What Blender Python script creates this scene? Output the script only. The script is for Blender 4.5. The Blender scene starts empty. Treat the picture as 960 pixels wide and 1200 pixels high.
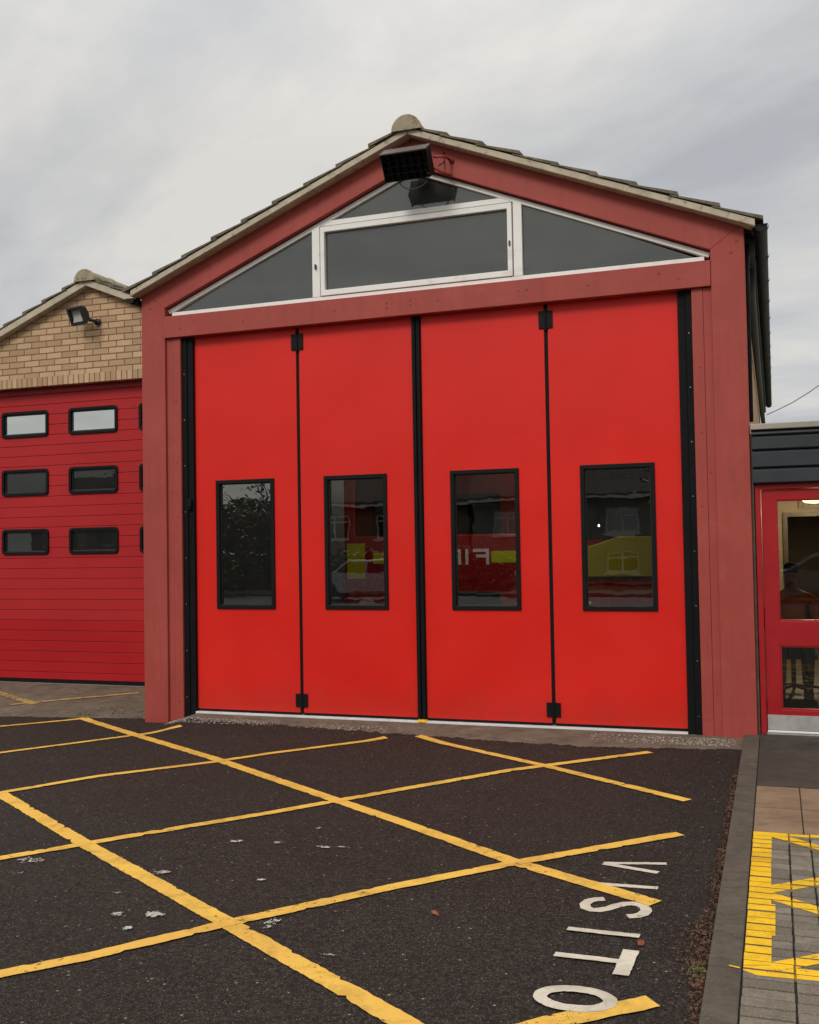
import bpy, bmesh, math, random
from mathutils import Vector, Matrix
random.seed(11)
R = math.radians
PI = math.pi
sc = bpy.context.scene
COL = sc.collection

# ------------------------------------------------------------------ materials
def new_mat(name):
    m = bpy.data.materials.new(name); m.use_nodes = True
    nt = m.node_tree
    for n in list(nt.nodes): nt.nodes.remove(n)
    out = nt.nodes.new('ShaderNodeOutputMaterial')
    return m, nt, out

def N(nt, typ, **kw):
    n = nt.nodes.new(typ)
    for k, v in kw.items():
        if k.startswith('i_'):
            n.inputs[k[2:].replace('_', ' ')].default_value = v
        else:
            setattr(n, k, v)
    return n

def ramp(nt, src, stops, interp='LINEAR'):
    r = nt.nodes.new('ShaderNodeValToRGB')
    r.color_ramp.interpolation = interp
    el = r.color_ramp.elements
    el[0].position, el[0].color = stops[0][0], c4(stops[0][1])
    el[1].position, el[1].color = stops[-1][0], c4(stops[-1][1])
    for p, c in stops[1:-1]:
        e = el.new(p); e.color = c4(c)
    nt.links.new(src, r.inputs['Fac'])
    return r.outputs['Color']

def c4(c):
    if isinstance(c, (int, float)): return (c, c, c, 1)
    return (c[0], c[1], c[2], 1)

def noise(nt, vec, scale, detail=4, rough=.55, dist=0):
    n = nt.nodes.new('ShaderNodeTexNoise')
    n.inputs['Scale'].default_value = scale
    n.inputs['Detail'].default_value = detail
    n.inputs['Roughness'].default_value = rough
    n.inputs['Distortion'].default_value = dist
    nt.links.new(vec, n.inputs['Vector'])
    return n.outputs['Fac']

def mix(nt, fac, a, b, blend='MIX'):
    m = nt.nodes.new('ShaderNodeMix'); m.data_type = 'RGBA'; m.blend_type = blend
    if hasattr(fac, 'links'): nt.links.new(fac, m.inputs[0])
    else: m.inputs[0].default_value = fac
    for s, v in ((6, a), (7, b)):
        if hasattr(v, 'links'): nt.links.new(v, m.inputs[s])
        else: m.inputs[s].default_value = c4(v)
    return m.outputs[2]

def mth(nt, op, a, b=None, clamp=False):
    m = nt.nodes.new('ShaderNodeMath'); m.operation = op; m.use_clamp = clamp
    for i, v in ((0, a), (1, b)):
        if v is None: continue
        if hasattr(v, 'links'): nt.links.new(v, m.inputs[i])
        else: m.inputs[i].default_value = v
    return m.outputs[0]

def objco(nt):
    g = nt.nodes.new('ShaderNodeNewGeometry')
    return g.outputs['Position']

def mapped(nt, vec, scale=(1, 1, 1), loc=(0, 0, 0), rot=(0, 0, 0)):
    m = nt.nodes.new('ShaderNodeMapping')
    m.inputs['Scale'].default_value = scale
    m.inputs['Location'].default_value = loc
    m.inputs['Rotation'].default_value = rot
    nt.links.new(vec, m.inputs['Vector'])
    return m.outputs['Vector']

def bsdf(nt, out, color, rough=.6, metal=0, bump=None, bstr=.3, bdist=.002, spec=.5):
    b = nt.nodes.new('ShaderNodeBsdfPrincipled')
    if hasattr(color, 'links'): nt.links.new(color, b.inputs['Base Color'])
    else: b.inputs['Base Color'].default_value = c4(color)
    if hasattr(rough, 'links'): nt.links.new(rough, b.inputs['Roughness'])
    else: b.inputs['Roughness'].default_value = rough
    b.inputs['Metallic'].default_value = metal
    b.inputs['Specular IOR Level'].default_value = spec
    if bump is not None:
        bp = nt.nodes.new('ShaderNodeBump')
        bp.inputs['Strength'].default_value = bstr
        bp.inputs['Distance'].default_value = bdist
        nt.links.new(bump, bp.inputs['Height'])
        nt.links.new(bp.outputs['Normal'], b.inputs['Normal'])
    nt.links.new(b.outputs[0], out.inputs['Surface'])
    return b

def plain(name, col, rough=.6, metal=0, var=.12, scale=3, bstr=.0, bscale=60, spec=.5, dirt=None, dscale=6):
    """a paint-like surface: colour with soft wear variation, fine bump, optional dirt blotches"""
    m, nt, out = new_mat(name)
    p = objco(nt)
    n = noise(nt, p, scale, 5)
    lo = tuple(c * (1 - var) for c in col); hi = tuple(min(1, c * (1 + var)) for c in col)
    c = ramp(nt, n, [(.3, lo), (.7, hi)])
    if dirt:
        d = noise(nt, p, dscale, 8, .65, .5)
        f = ramp(nt, d, [(.56, 0), (.72, .75)])
        c = mix(nt, f, c, dirt)
    rr = ramp(nt, noise(nt, p, scale * 4, 4), [(.3, max(0, rough - .08)), (.7, min(1, rough + .08))])
    bm = noise(nt, p, bscale, 3) if bstr else None
    bsdf(nt, out, c, rr, metal, bm, bstr, .002, spec)
    return m

def asphalt_mat(name='asphalt'):
    m, nt, out = new_mat(name)
    p = objco(nt)
    big = noise(nt, p, .45, 4, .5)
    base = ramp(nt, big, [(.35, (.033, .025, .020)), (.65, (.044, .026, .0225))])
    sxx = nt.nodes.new('ShaderNodeSeparateXYZ'); nt.links.new(p, sxx.inputs[0])
    wv_ = mth(nt, 'MULTIPLY', noise(nt, p, 1.4, 5), .9)
    edge_ = ramp(nt, mth(nt, 'ADD', mth(nt, 'MULTIPLY', sxx.outputs[0], .5), mth(nt, 'SUBTRACT', wv_, 1.30)), [(.12, 0), (.42, .85)])
    base = mix(nt, edge_, base, (.022, .0205, .018))
    # a resurfaced strip across the near half, greyer than the rest, with a lapped edge
    lap = mth(nt, 'ADD', mth(nt, 'ADD', mth(nt, 'MULTIPLY', sxx.outputs[0], .42), mth(nt, 'MULTIPLY', sxx.outputs[1], 1)), mth(nt, 'MULTIPLY', noise(nt, p, .8, 4), .5))
    lapm = mth(nt, 'LESS_THAN', lap, -3.35)
    base = mix(nt, mth(nt, 'MULTIPLY', lapm, .55), base, (.036, .031, .026))
    lape = mth(nt, 'LESS_THAN', mth(nt, 'ABSOLUTE', mth(nt, 'ADD', lap, 3.35)), .008)
    base = mix(nt, mth(nt, 'MULTIPLY', lape, .5), base, (.014, .012, .011))
    oil = noise(nt, p, 1.1, 6, .65, .8)
    base = mix(nt, ramp(nt, oil, [(.56, 0), (.70, .55)]), base, (.020, .015, .014))
    mid = noise(nt, p, 4, 6, .6)
    base = mix(nt, ramp(nt, mid, [(.35, 0), (.75, .35)]), base, (.062, .050, .040))
    f = noise(nt, p, 130, 3, .7)
    base = mix(nt, ramp(nt, f, [(.36, .95), (.52, 0)]), base, (.012, .009, .008))
    g2 = noise(nt, p, 48, 5, .75, .6)
    base = mix(nt, ramp(nt, g2, [(.42, .85), (.54, 0)]), base, (.014, .010, .009))
    base = mix(nt, ramp(nt, g2, [(.56, 0), (.72, .8)]), base, (.105, .082, .064))
    v = nt.nodes.new('ShaderNodeTexVoronoi'); v.inputs['Scale'].default_value = 150
    nt.links.new(p, v.inputs['Vector'])
    sep = nt.nodes.new('ShaderNodeSeparateColor'); nt.links.new(v.outputs['Color'], sep.inputs[0])
    pick = mth(nt, 'GREATER_THAN', sep.outputs[0], .62)
    near = mth(nt, 'LESS_THAN', v.outputs['Distance'], .30)
    st = mth(nt, 'MULTIPLY', pick, near)
    stc = ramp(nt, sep.outputs[1], [(0, (.060, .046, .037)), (.8, (.15, .12, .095)), (1, (.36, .32, .26))])
    base = mix(nt, st, base, stc)
    # a long mended seam crossing the bay and a few pale scuffs
    sx = nt.nodes.new('ShaderNodeSeparateXYZ'); nt.links.new(p, sx.inputs[0])
    wob = noise(nt, p, 2.2, 4)
    d = mth(nt, 'ADD', mth(nt, 'MULTIPLY', sx.outputs[0], -.80), mth(nt, 'MULTIPLY', sx.outputs[1], .6))
    d = mth(nt, 'ADD', d, mth(nt, 'MULTIPLY', wob, .10))
    seam = mth(nt, 'LESS_THAN', mth(nt, 'ABSOLUTE', mth(nt, 'SUBTRACT', d, .78)), .006)
    base = mix(nt, mth(nt, 'MULTIPLY', seam, .7), base, (.012, .011, .011))
    cr_ = nt.nodes.new('ShaderNodeTexVoronoi'); cr_.feature = 'DISTANCE_TO_EDGE'; cr_.inputs['Scale'].default_value = .42
    wv2 = nt.nodes.new('ShaderNodeTexNoise'); wv2.inputs['Scale'].default_value = 2.5; wv2.inputs['Detail'].default_value = 6; nt.links.new(p, wv2.inputs['Vector'])
    sv = nt.nodes.new('ShaderNodeVectorMath'); sv.operation = 'SCALE'; sv.inputs['Scale'].default_value = .5; nt.links.new(wv2.outputs['Color'], sv.inputs[0])
    av = nt.nodes.new('ShaderNodeVectorMath'); av.operation = 'ADD'; nt.links.new(p, av.inputs[0]); nt.links.new(sv.outputs[0], av.inputs[1])
    nt.links.new(av.outputs[0], cr_.inputs['Vector'])
    crm = mth(nt, 'MULTIPLY', mth(nt, 'LESS_THAN', cr_.outputs['Distance'], .0022), ramp(nt, noise(nt, p, .9, 3), [(.48, 0), (.56, .75)]))
    base = mix(nt, crm, base, (.010, .008, .007))
    sc_ = noise(nt, mapped(nt, p, (1, 3.5, 1)), 5, 8, .7, .8)
    base = mix(nt, ramp(nt, sc_, [(.66, 0), (.74, .45)]), base, (.12, .11, .10))
    v2 = nt.nodes.new('ShaderNodeTexVoronoi'); v2.inputs['Scale'].default_value = 38
    nt.links.new(p, v2.inputs['Vector'])
    s2 = nt.nodes.new('ShaderNodeSeparateColor'); nt.links.new(v2.outputs['Color'], s2.inputs[0])
    st2 = mth(nt, 'MULTIPLY', mth(nt, 'GREATER_THAN', s2.outputs[0], .965), mth(nt, 'LESS_THAN', v2.outputs['Distance'], .22))
    base = mix(nt, st2, base, (.24, .21, .17))
    hb = mth(nt, 'ADD', mth(nt, 'MULTIPLY', f, .6), mth(nt, 'MULTIPLY', noise(nt, p, 420, 2), .5))
    bsdf(nt, out, base, .86, 0, hb, .6, .005, .17)
    return m

def concrete_mat(name, lo, hi, dark, scale=3.0, bstr=.4):
    m, nt, out = new_mat(name)
    p = objco(nt)
    c = ramp(nt, noise(nt, p, scale, 8, .65), [(.3, lo), (.7, hi)])
    st = noise(nt, mapped(nt, p, (1, 1.6, 1)), scale * 2.6, 8, .7, .6)
    c = mix(nt, ramp(nt, st, [(.45, 0), (.7, .8)]), c, dark)
    sp = noise(nt, p, 170, 2)
    c = mix(nt, ramp(nt, sp, [(.58, 0), (.72, .5)]), c, tuple(x * 1.7 for x in hi))
    bsdf(nt, out, c, .85, 0, noise(nt, p, 120, 4, .7), bstr, .004, .3)
    return m

def paint_mat(name, col, edge, wear=.60, wscale=22):
    """worn thermoplastic road paint: chips show the surface below through transparency"""
    m, nt, out = new_mat(name)
    p = objco(nt)
    n = noise(nt, p, 1.3, 5)
    c = ramp(nt, n, [(.3, edge), (.7, col)])
    g = noise(nt, p, 60, 4, .7)
    c = mix(nt, ramp(nt, g, [(.5, 0), (.8, .4)]), c, tuple(x * .6 for x in col))
    gr = noise(nt, p, 5, 8, .75, .5)
    c = mix(nt, ramp(nt, gr, [(.46, 0), (.66, .55)]), c, tuple(x * .42 for x in edge))
    b = nt.nodes.new('ShaderNodeBsdfPrincipled')
    nt.links.new(c, b.inputs['Base Color']); b.inputs['Roughness'].default_value = .7
    b.inputs['Specular IOR Level'].default_value = .3
    bp = nt.nodes.new('ShaderNodeBump'); bp.inputs['Strength'].default_value = .4; bp.inputs['Distance'].default_value = .003
    nt.links.new(g, bp.inputs['Height']); nt.links.new(bp.outputs[0], b.inputs['Normal'])
    t = nt.nodes.new('ShaderNodeBsdfTransparent')
    a1 = noise(nt, p, wscale, 8, .75, .3)
    a2 = noise(nt, p, 170, 2, .5)
    a3 = mth(nt, 'MULTIPLY', mth(nt, 'SUBTRACT', noise(nt, p, 1.9, 4), .45), .28)
    a = mth(nt, 'ADD', mth(nt, 'ADD', mth(nt, 'MULTIPLY', a1, .70), mth(nt, 'MULTIPLY', a2, .30)), a3)
    k = mth(nt, 'GREATER_THAN', a, wear)
    mx = nt.nodes.new('ShaderNodeMixShader')
    nt.links.new(k, mx.inputs[0]); nt.links.new(b.outputs[0], mx.inputs[1]); nt.links.new(t.outputs[0], mx.inputs[2])
    nt.links.new(mx.outputs[0], out.inputs['Surface'])
    return m

def brick_mat(name, axis='X', soldier=False, cols=None, mortar=(.20, .12, .062), wv=.225, hv=.0765, z0=0.0):
    m, nt, out = new_mat(name)
    p = objco(nt)
    s = nt.nodes.new('ShaderNodeSeparateXYZ'); nt.links.new(p, s.inputs[0])
    cb = nt.nodes.new('ShaderNodeCombineXYZ')
    u = s.outputs[0] if axis == 'X' else s.outputs[1]
    w = mth(nt, 'SUBTRACT', s.outputs[2], z0)
    nt.links.new(u, cb.inputs[0]); nt.links.new(w, cb.inputs[1])
    wob = nt.nodes.new('ShaderNodeVectorMath'); wob.operation = 'ADD'
    nz = nt.nodes.new('ShaderNodeTexNoise'); nz.inputs['Scale'].default_value = 18; nt.links.new(p, nz.inputs['Vector'])
    sc2 = nt.nodes.new('ShaderNodeVectorMath'); sc2.operation = 'SCALE'; sc2.inputs['Scale'].default_value = .006
    nt.links.new(nz.outputs['Color'], sc2.inputs[0])
    nt.links.new(cb.outputs[0], wob.inputs[0]); nt.links.new(sc2.outputs[0], wob.inputs[1])
    bt = nt.nodes.new('ShaderNodeTexBrick')
    nt.links.new(wob.outputs[0], bt.inputs['Vector'])
    bt.inputs['Scale'].default_value = 1
    bt.inputs['Brick Width'].default_value = wv if not soldier else .0765
    bt.inputs['Row Height'].default_value = hv if not soldier else .5
    bt.offset = .5 if not soldier else 0
    bt.inputs['Mortar Size'].default_value = .0075
    bt.inputs['Mortar Smooth'].default_value = .25
    bt.inputs['Bias'].default_value = 0
    cols = cols or [(.64, .435, .265), (.44, .29, .17)]
    bt.inputs['Color1'].default_value = c4(cols[0]); bt.inputs['Color2'].default_value = c4(cols[1])
    bt.inputs['Mortar'].default_value = c4(mortar)
    c = bt.outputs['Color']
    g = noise(nt, p, 45, 5, .7)
    c = mix(nt, ramp(nt, g, [(.4, 0), (.8, .35)]), c, tuple(x * .5 for x in cols[1]))
    st = noise(nt, p, 1.7, 5, .6)
    c = mix(nt, ramp(nt, st, [(.5, 0), (.75, .35)]), c, tuple(x * .6 for x in cols[1]))
    inv = mth(nt, 'SUBTRACT', 1, bt.outputs['Fac'])
    h = mth(nt, 'ADD', inv, mth(nt, 'MULTIPLY', g, .35))
    bsdf(nt, out, c, .85, 0, h, .6, .006, .3)
    return m

def glass_mat(name, base=.1, tint=(.5, .52, .5), rough=.0, gcol=(.9, .95, .93), gain=1.0, dirt=0.0):
    m, nt, out = new_mat(name)
    t = nt.nodes.new('ShaderNodeBsdfTransparent'); t.inputs[0].default_value = c4(tint)
    g = nt.nodes.new('ShaderNodeBsdfGlossy'); g.inputs['Roughness'].default_value = rough; g.inputs[0].default_value = c4(gcol)
    p = objco(nt)
    bp = nt.nodes.new('ShaderNodeBump'); bp.inputs['Strength'].default_value = .25; bp.inputs['Distance'].default_value = .0015
    nt.links.new(noise(nt, p, 3.5, 2), bp.inputs['Height']); nt.links.new(bp.outputs[0], g.inputs['Normal'])
    fr = nt.nodes.new('ShaderNodeFresnel'); fr.inputs['IOR'].default_value = 1.5
    f = mth(nt, 'ADD', mth(nt, 'MULTIPLY', fr.outputs[0], gain), base, True)
    gb = nt.nodes.new('ShaderNodeNewGeometry')      # reflect once, on the outer face of the pane only
    f = mth(nt, 'MULTIPLY', f, mth(nt, 'SUBTRACT', 1, gb.outputs['Backfacing']))
    mx = nt.nodes.new('ShaderNodeMixShader')
    nt.links.new(f, mx.inputs[0]); nt.links.new(t.outputs[0], mx.inputs[1]); nt.links.new(g.outputs[0], mx.inputs[2])
    last = mx.outputs[0]
    if dirt:
        d = nt.nodes.new('ShaderNodeBsdfDiffuse'); d.inputs[0].default_value = (.25, .26, .25, 1)
        m2 = nt.nodes.new('ShaderNodeMixShader')
        dn = noise(nt, p, 2.2, 5)
        nt.links.new(ramp(nt, dn, [(.3, dirt * .6), (.7, dirt * 1.2)]), m2.inputs[0])
        nt.links.new(last, m2.inputs[1]); nt.links.new(d.outputs[0], m2.inputs[2]); last = m2.outputs[0]
    nt.links.new(last, out.inputs['Surface'])
    return m

def emit_mat(name, col, s):
    m, nt, out = new_mat(name)
    e = nt.nodes.new('ShaderNodeEmission'); e.inputs[0].default_value = c4(col); e.inputs[1].default_value = s
    nt.links.new(e.outputs[0], out.inputs['Surface'])
    return m

def leaf_mat(name, lo, hi):
    m, nt, out = new_mat(name)
    p = objco(nt)
    c = ramp(nt, noise(nt, p, 1.6, 4), [(.3, lo), (.7, hi)])
    f = noise(nt, p, 25, 2)
    c = mix(nt, ramp(nt, f, [(.4, 0), (.7, .5)]), c, tuple(x * 1.5 for x in hi))
    bsdf(nt, out, c, .6, spec=.3)
    return m

def door_paint():
    m, nt, out = new_mat('door_red_paint')
    p = objco(nt)
    n = noise(nt, p, 1.2, 4)
    c = ramp(nt, n, [(.3, (.66, .0135, .0075)), (.7, (.73, .0175, .0095))])
    lines = noise(nt, mapped(nt, p, (1, 1, 9)), 2.5, 5)
    c = mix(nt, ramp(nt, lines, [(.5, 0), (.8, .12)]), c, (.5, .03, .02))
    gr = noise(nt, mapped(nt, p, (6, 1, 1)), 3.5, 7, .7)
    c = mix(nt, ramp(nt, gr, [(.6, 0), (.85, .18)]), c, (.38, .06, .045))
    s_ = nt.nodes.new('ShaderNodeSeparateXYZ'); nt.links.new(p, s_.inputs[0])
    low = ramp(nt, mth(nt, 'ADD', s_.outputs[2], mth(nt, 'MULTIPLY', noise(nt, mapped(nt, p, (5, 1, 1)), 2.5, 6), .35)), [(.15, .38), (.55, 0)])
    c = mix(nt, low, c, (.30, .045, .03))
    scf = noise(nt, mapped(nt, p, (1, 1, 14)), 5, 8, .75, .4)
    c = mix(nt, ramp(nt, scf, [(.68, 0), (.74, .35)]), c, (.45, .07, .05))
    b = mth(nt, 'ADD', mth(nt, 'MULTIPLY', noise(nt, p, 240, 2), .12), mth(nt, 'MULTIPLY', noise(nt, p, 2.2, 2), 3.0))
    rr_ = ramp(nt, noise(nt, p, 1.8, 5), [(.3, .36), (.7, .52)])
    bsdf(nt, out, c, rr_, 0, b, .5, .0016, .30)
    return m

def steel_paint():
    m, nt, out = new_mat('oxide_red_paint')
    p = objco(nt)
    c = ramp(nt, noise(nt, p, 2.0, 5), [(.3, (.335, .054, .041)), (.7, (.39, .064, .049))])
    st = noise(nt, mapped(nt, p, (9, 9, 1)), 1.6, 6, .65)
    c = mix(nt, ramp(nt, st, [(.46, 0), (.72, .42)]), c, (.24, .045, .034))
    st2 = noise(nt, p, 3.2, 7, .7, .6)
    c = mix(nt, ramp(nt, st2, [(.52, 0), (.72, .35)]), c, (.42, .10, .08))
    sp = noise(nt, p, 38, 2, .5)
    c = mix(nt, ramp(nt, sp, [(.735, 0), (.75, .7)]), c, (.12, .04, .03))
    bsdf(nt, out, c, .58, 0, noise(nt, p, 90, 3), .12, .002, .35)
    return m

def roller_paint():
    """sectional door: the lowest panels are newer and deeper red than the faded ones above"""
    m, nt, out = new_mat('sectional_door_paint')
    p = objco(nt)
    s = nt.nodes.new('ShaderNodeSeparateXYZ'); nt.links.new(p, s.inputs[0])
    k = mth(nt, 'GREATER_THAN', s.outputs[2], .782)
    up = ramp(nt, noise(nt, p, 1.1, 5), [(.3, (.40, .017, .021)), (.7, (.46, .023, .026))])
    dn = ramp(nt, noise(nt, p, 1.1, 5), [(.3, (.385, .010, .014)), (.7, (.445, .014, .018))])
    c = mix(nt, k, dn, up)
    bsdf(nt, out, c, .45, 0, noise(nt, p, 160, 2), .1, .001, .22)
    return m

def mossy(name, base, dark, moss, sc_=8, amt=.62):
    m, nt, out = new_mat(name)
    p = objco(nt)
    c = ramp(nt, noise(nt, p, sc_, 7, .65), [(.3, dark), (.7, base)])
    f = noise(nt, p, sc_ * 1.7, 8, .7, .5)
    c = mix(nt, ramp(nt, f, [(amt - .08, 0), (amt + .06, .85)]), c, moss)
    bsdf(nt, out, c, .9, 0, noise(nt, p, 70, 5, .7), .5, .006, .2)
    return m

M = {}
M['asphalt'] = asphalt_mat()
M['far_asphalt'] = plain('street_asphalt', (.055, .054, .053), .85, var=.15, scale=.8, bstr=.3)
M['grass'] = plain('mown_grass', (.045, .085, .022), .9, var=.35, scale=1.5, bstr=.5, bscale=30, spec=.2)
M['apron'] = concrete_mat('worn_concrete_apron', (.115, .09, .065), (.19, .155, .115), (.055, .042, .032), 2.6)
M['kerb'] = concrete_mat('kerb_concrete', (.075, .063, .047), (.125, .105, .08), (.045, .037, .027), 5.0)
M['slab_dark'] = concrete_mat('dark_entrance_slab', (.040, .034, .027), (.072, .062, .05), (.026, .022, .018), 3.4)
M['tan_tile'] = concrete_mat('tan_paving_slab', (.20, .13, .082), (.28, .19, .12), (.13, .082, .052), 2.0, .2)
M['paver'] = concrete_mat('grey_block_paver', (.17, .145, .112), (.25, .215, .17), (.11, .09, .068), 7.0, .6)
def paver_mat():
    m, nt, out = new_mat('grey_block_paver')
    g = nt.nodes.new('ShaderNodeNewGeometry'); p = g.outputs['Position']
    c = ramp(nt, g.outputs['Random Per Island'], [(0, (.135, .115, .088)), (.5, (.19, .162, .125)), (1, (.25, .215, .168))])
    c = mix(nt, ramp(nt, noise(nt, p, 14, 8, .7), [(.4, .6), (.65, 0)]), c, (.10, .082, .06))
    c = mix(nt, ramp(nt, noise(nt, p, 150, 3, .6), [(.5, 0), (.7, .6)]), c, (.34, .30, .24))
    bsdf(nt, out, c, .88, 0, noise(nt, p, 90, 5, .7), .6, .004, .3)
    return m
M['paver'] = paver_mat()
M['joint'] = plain('joint_grit', (.020, .018, .013), .95, var=.5, scale=20, bstr=.5)
M['yellow'] = paint_mat('yellow_road_paint', (.86, .53, .085), (.76, .43, .08), .622)
M['yellow_bright'] = paint_mat('bright_yellow_paint', (.90, .55, .018), (.84, .47, .012), .632, 14)
M['yellow_joint'] = plain('yellow_paint_in_joint', (.36, .20, .012), .8, var=.4, scale=25)  # joint shade put into the colour, the gaps being too shallow for it
M['white_paint'] = paint_mat('white_road_paint', (.68, .62, .50), (.60, .53, .43), .625)
M['white_worn'] = paint_mat('flaking_white_paint', (.62, .60, .55), (.55, .52, .46), .505, 34)
M['yellow_worn'] = paint_mat('faded_yellow_paint', (.50, .34, .10), (.42, .28, .10), .60, 12)
M['flake'] = plain('white_flakes', (.50, .47, .41), .8, var=.35, scale=30)
M['brick'] = brick_mat('buff_brick', 'X', z0=.012)
M['brick_side'] = brick_mat('buff_brick_side', 'Y', z0=.012)
M['soldier'] = brick_mat('buff_brick_on_edge', 'X', soldier=True, z0=3.66)
M['door'] = door_paint()
M['steel'] = steel_paint()
M['roller'] = roller_paint()
M['lobby_red'] = plain('crimson_door_paint', (.36, .012, .017), .42, var=.08, scale=2, spec=.3)
M['rubber'] = plain('black_rubber', (.007, .007, .008), .65, var=.2, scale=4, spec=.12)
M['black'] = plain('black_satin_paint', (.008, .0085, .009), .5, var=.15, scale=3, spec=.14)
M['white_frame'] = plain('white_upvc', (.84, .825, .79), .4, var=.04, scale=2, dirt=(.58, .56, .50), dscale=3)
M['bright_sill'] = plain('bright_sill', (.72, .72, .72), .5, .1, var=.12, scale=9)
M['silver'] = plain('bare_aluminium', (.62, .62, .60), .35, .6, var=.12, scale=8)
M['alu'] = plain('scuffed_kick_plate', (.50, .49, .47), .45, .5, var=.12, scale=6)
M['screw'] = plain('bright_screw', (.6, .6, .58), .3, .8)
M['verge'] = mossy('verge_mortar', (.60, .53, .41), (.44, .385, .29), (.15, .13, .09), 7, .63)
M['tile'] = mossy('concrete_roof_tile', (.24, .205, .155), (.10, .085, .065), (.11, .10, .05), 11, .60)
M['ridge'] = mossy('ridge_tile', (.46, .39, .27), (.28, .23, .155), (.11, .10, .06), 6, .60)
M['gutter'] = plain('black_plastic', (.012, .0125, .013), .55, var=.2, scale=6, spec=.2)
M['soffit'] = plain('dark_stained_timber', (.030, .028, .026), .7, var=.3, scale=8)
M['cladding'] = plain('anthracite_cladding', (.026, .030, .036), .45, var=.15, scale=2.5, spec=.35)
M['capping'] = plain('fascia_capping', (.36, .32, .27), .6, var=.15, scale=4)
M['glass_gable'] = glass_mat('gable_glass', .085, (.35, .36, .36), gain=.8, dirt=.14)
M['glass_door'] = glass_mat('door_glass', .15, (.72, .74, .72), gain=1.0)
M['glass_roller'] = glass_mat('roller_glass', .62, (.25, .27, .3), gain=1.0, dirt=.04)
M['glass_roller_low'] = glass_mat('roller_glass_low', .02, (.25, .27, .3), gain=.8, dirt=.06)
M['glass_lobby'] = glass_mat('lobby_glass', .02, (.9, .9, .9), gain=1.0)
M['lamp_glass'] = glass_mat('lamp_glass', .0, (.85, .85, .85))
M['bronze'] = plain('faded_lamp_hood', (.11, .085, .078), .5, .2, var=.2, scale=20)
M['lamp_grey'] = plain('grey_lamp_body', (.04, .04, .04), .45, .3, var=.2, scale=20)
M['reflector'] = plain('reflector', (.88, .87, .84), .5, 0, var=.05)
M['inner_wall'] = plain('bay_wall_paint', (.075, .08, .08), .8, var=.15)
M['inner_floor'] = plain('bay_floor', (.10, .095, .09), .5, var=.2)
M['engine_red'] = plain('engine_red', (.30, .010, .012), .25, var=.05)
M['livery_yellow'] = plain('fluorescent_yellow', (.55, .62, .02), .4, var=.05)
M['livery_white'] = plain('reflective_white', (.75, .74, .70), .4, var=.03)
M['chrome'] = plain('bright_metal', (.6, .6, .6), .2, .9)
M['tyre'] = plain('tyre', (.02, .02, .02), .8)
M['vglass'] = glass_mat('vehicle_glass', .12, (.25, .28, .28))
M['tube'] = emit_mat('bay_tube_glow', (1, .93, .82), 9)
M['warm_lamp'] = emit_mat('warm_lamp_glow', (1, .72, .25), 7)
M['lobby_wall'] = plain('lobby_beige', (.20, .165, .125), .8, var=.08)
M['lobby_floor'] = plain('lobby_wood_floor', (.09, .062, .042), .5, var=.25, scale=6)
M['dark_wood'] = plain('dark_wood', (.035, .022, .015), .5, var=.25, scale=9)
M['skin'] = plain('skin', (.42, .24, .17), .55, var=.05)
M['orange'] = plain('orange_fabric', (.72, .16, .035), .8, var=.12, scale=9)
M['navy'] = plain('dark_fabric', (.02, .022, .03), .9, var=.2, scale=12)
M['hair'] = plain('dark_hair', (.02, .014, .01), .7, var=.3, scale=30)
M['old_white'] = plain('weathered_white_joinery', (.42, .42, .40), .6, var=.15)
M['house_brick'] = brick_mat('house_brick', 'X', cols=[(.17, .085, .055), (.13, .065, .045)], mortar=(.12, .10, .085))
M['house_render'] = plain('pale_render', (.13, .12, .105), .85, var=.1, scale=1.5)
M['house_roof'] = plain('brown_roof_tiles', (.055, .04, .032), .8, var=.35, scale=5, bstr=.5)
M['bark'] = plain('bark', (.07, .055, .042), .9, var=.35, scale=12, bstr=.6)
M['leaf_dark'] = leaf_mat('dark_leaves', (.018, .035, .012), (.04, .065, .02))
M['leaf_brown'] = leaf_mat('autumn_leaves', (.05, .035, .015), (.11, .07, .025))
M['litter'] = leaf_mat('fallen_leaves', (.055, .026, .013), (.13, .062, .032))
M['red_leaf'] = leaf_mat('reddish_leaf', (.16, .045, .02), (.26, .08, .035))
M['weed'] = leaf_mat('weed_green', (.06, .11, .03), (.11, .17, .05))
M['car_silver'] = plain('silver_car_paint', (.35, .36, .38), .25, .5)
M['car_dark'] = plain('dark_car_paint', (.03, .035, .045), .2, .3)
M['lens'] = plain('clear_lens', (.7, .7, .68), .15, .3)
M['red_lens'] = plain('red_lens', (.4, .01, .01), .2)
M['blue_lens'] = plain('blue_lens', (.02, .06, .5), .2)
M['cable'] = plain('cable_grey', (.14, .14, .14), .7)
M['pole'] = plain('timber_pole', (.10, .075, .05), .85, var=.3, scale=8)

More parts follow.
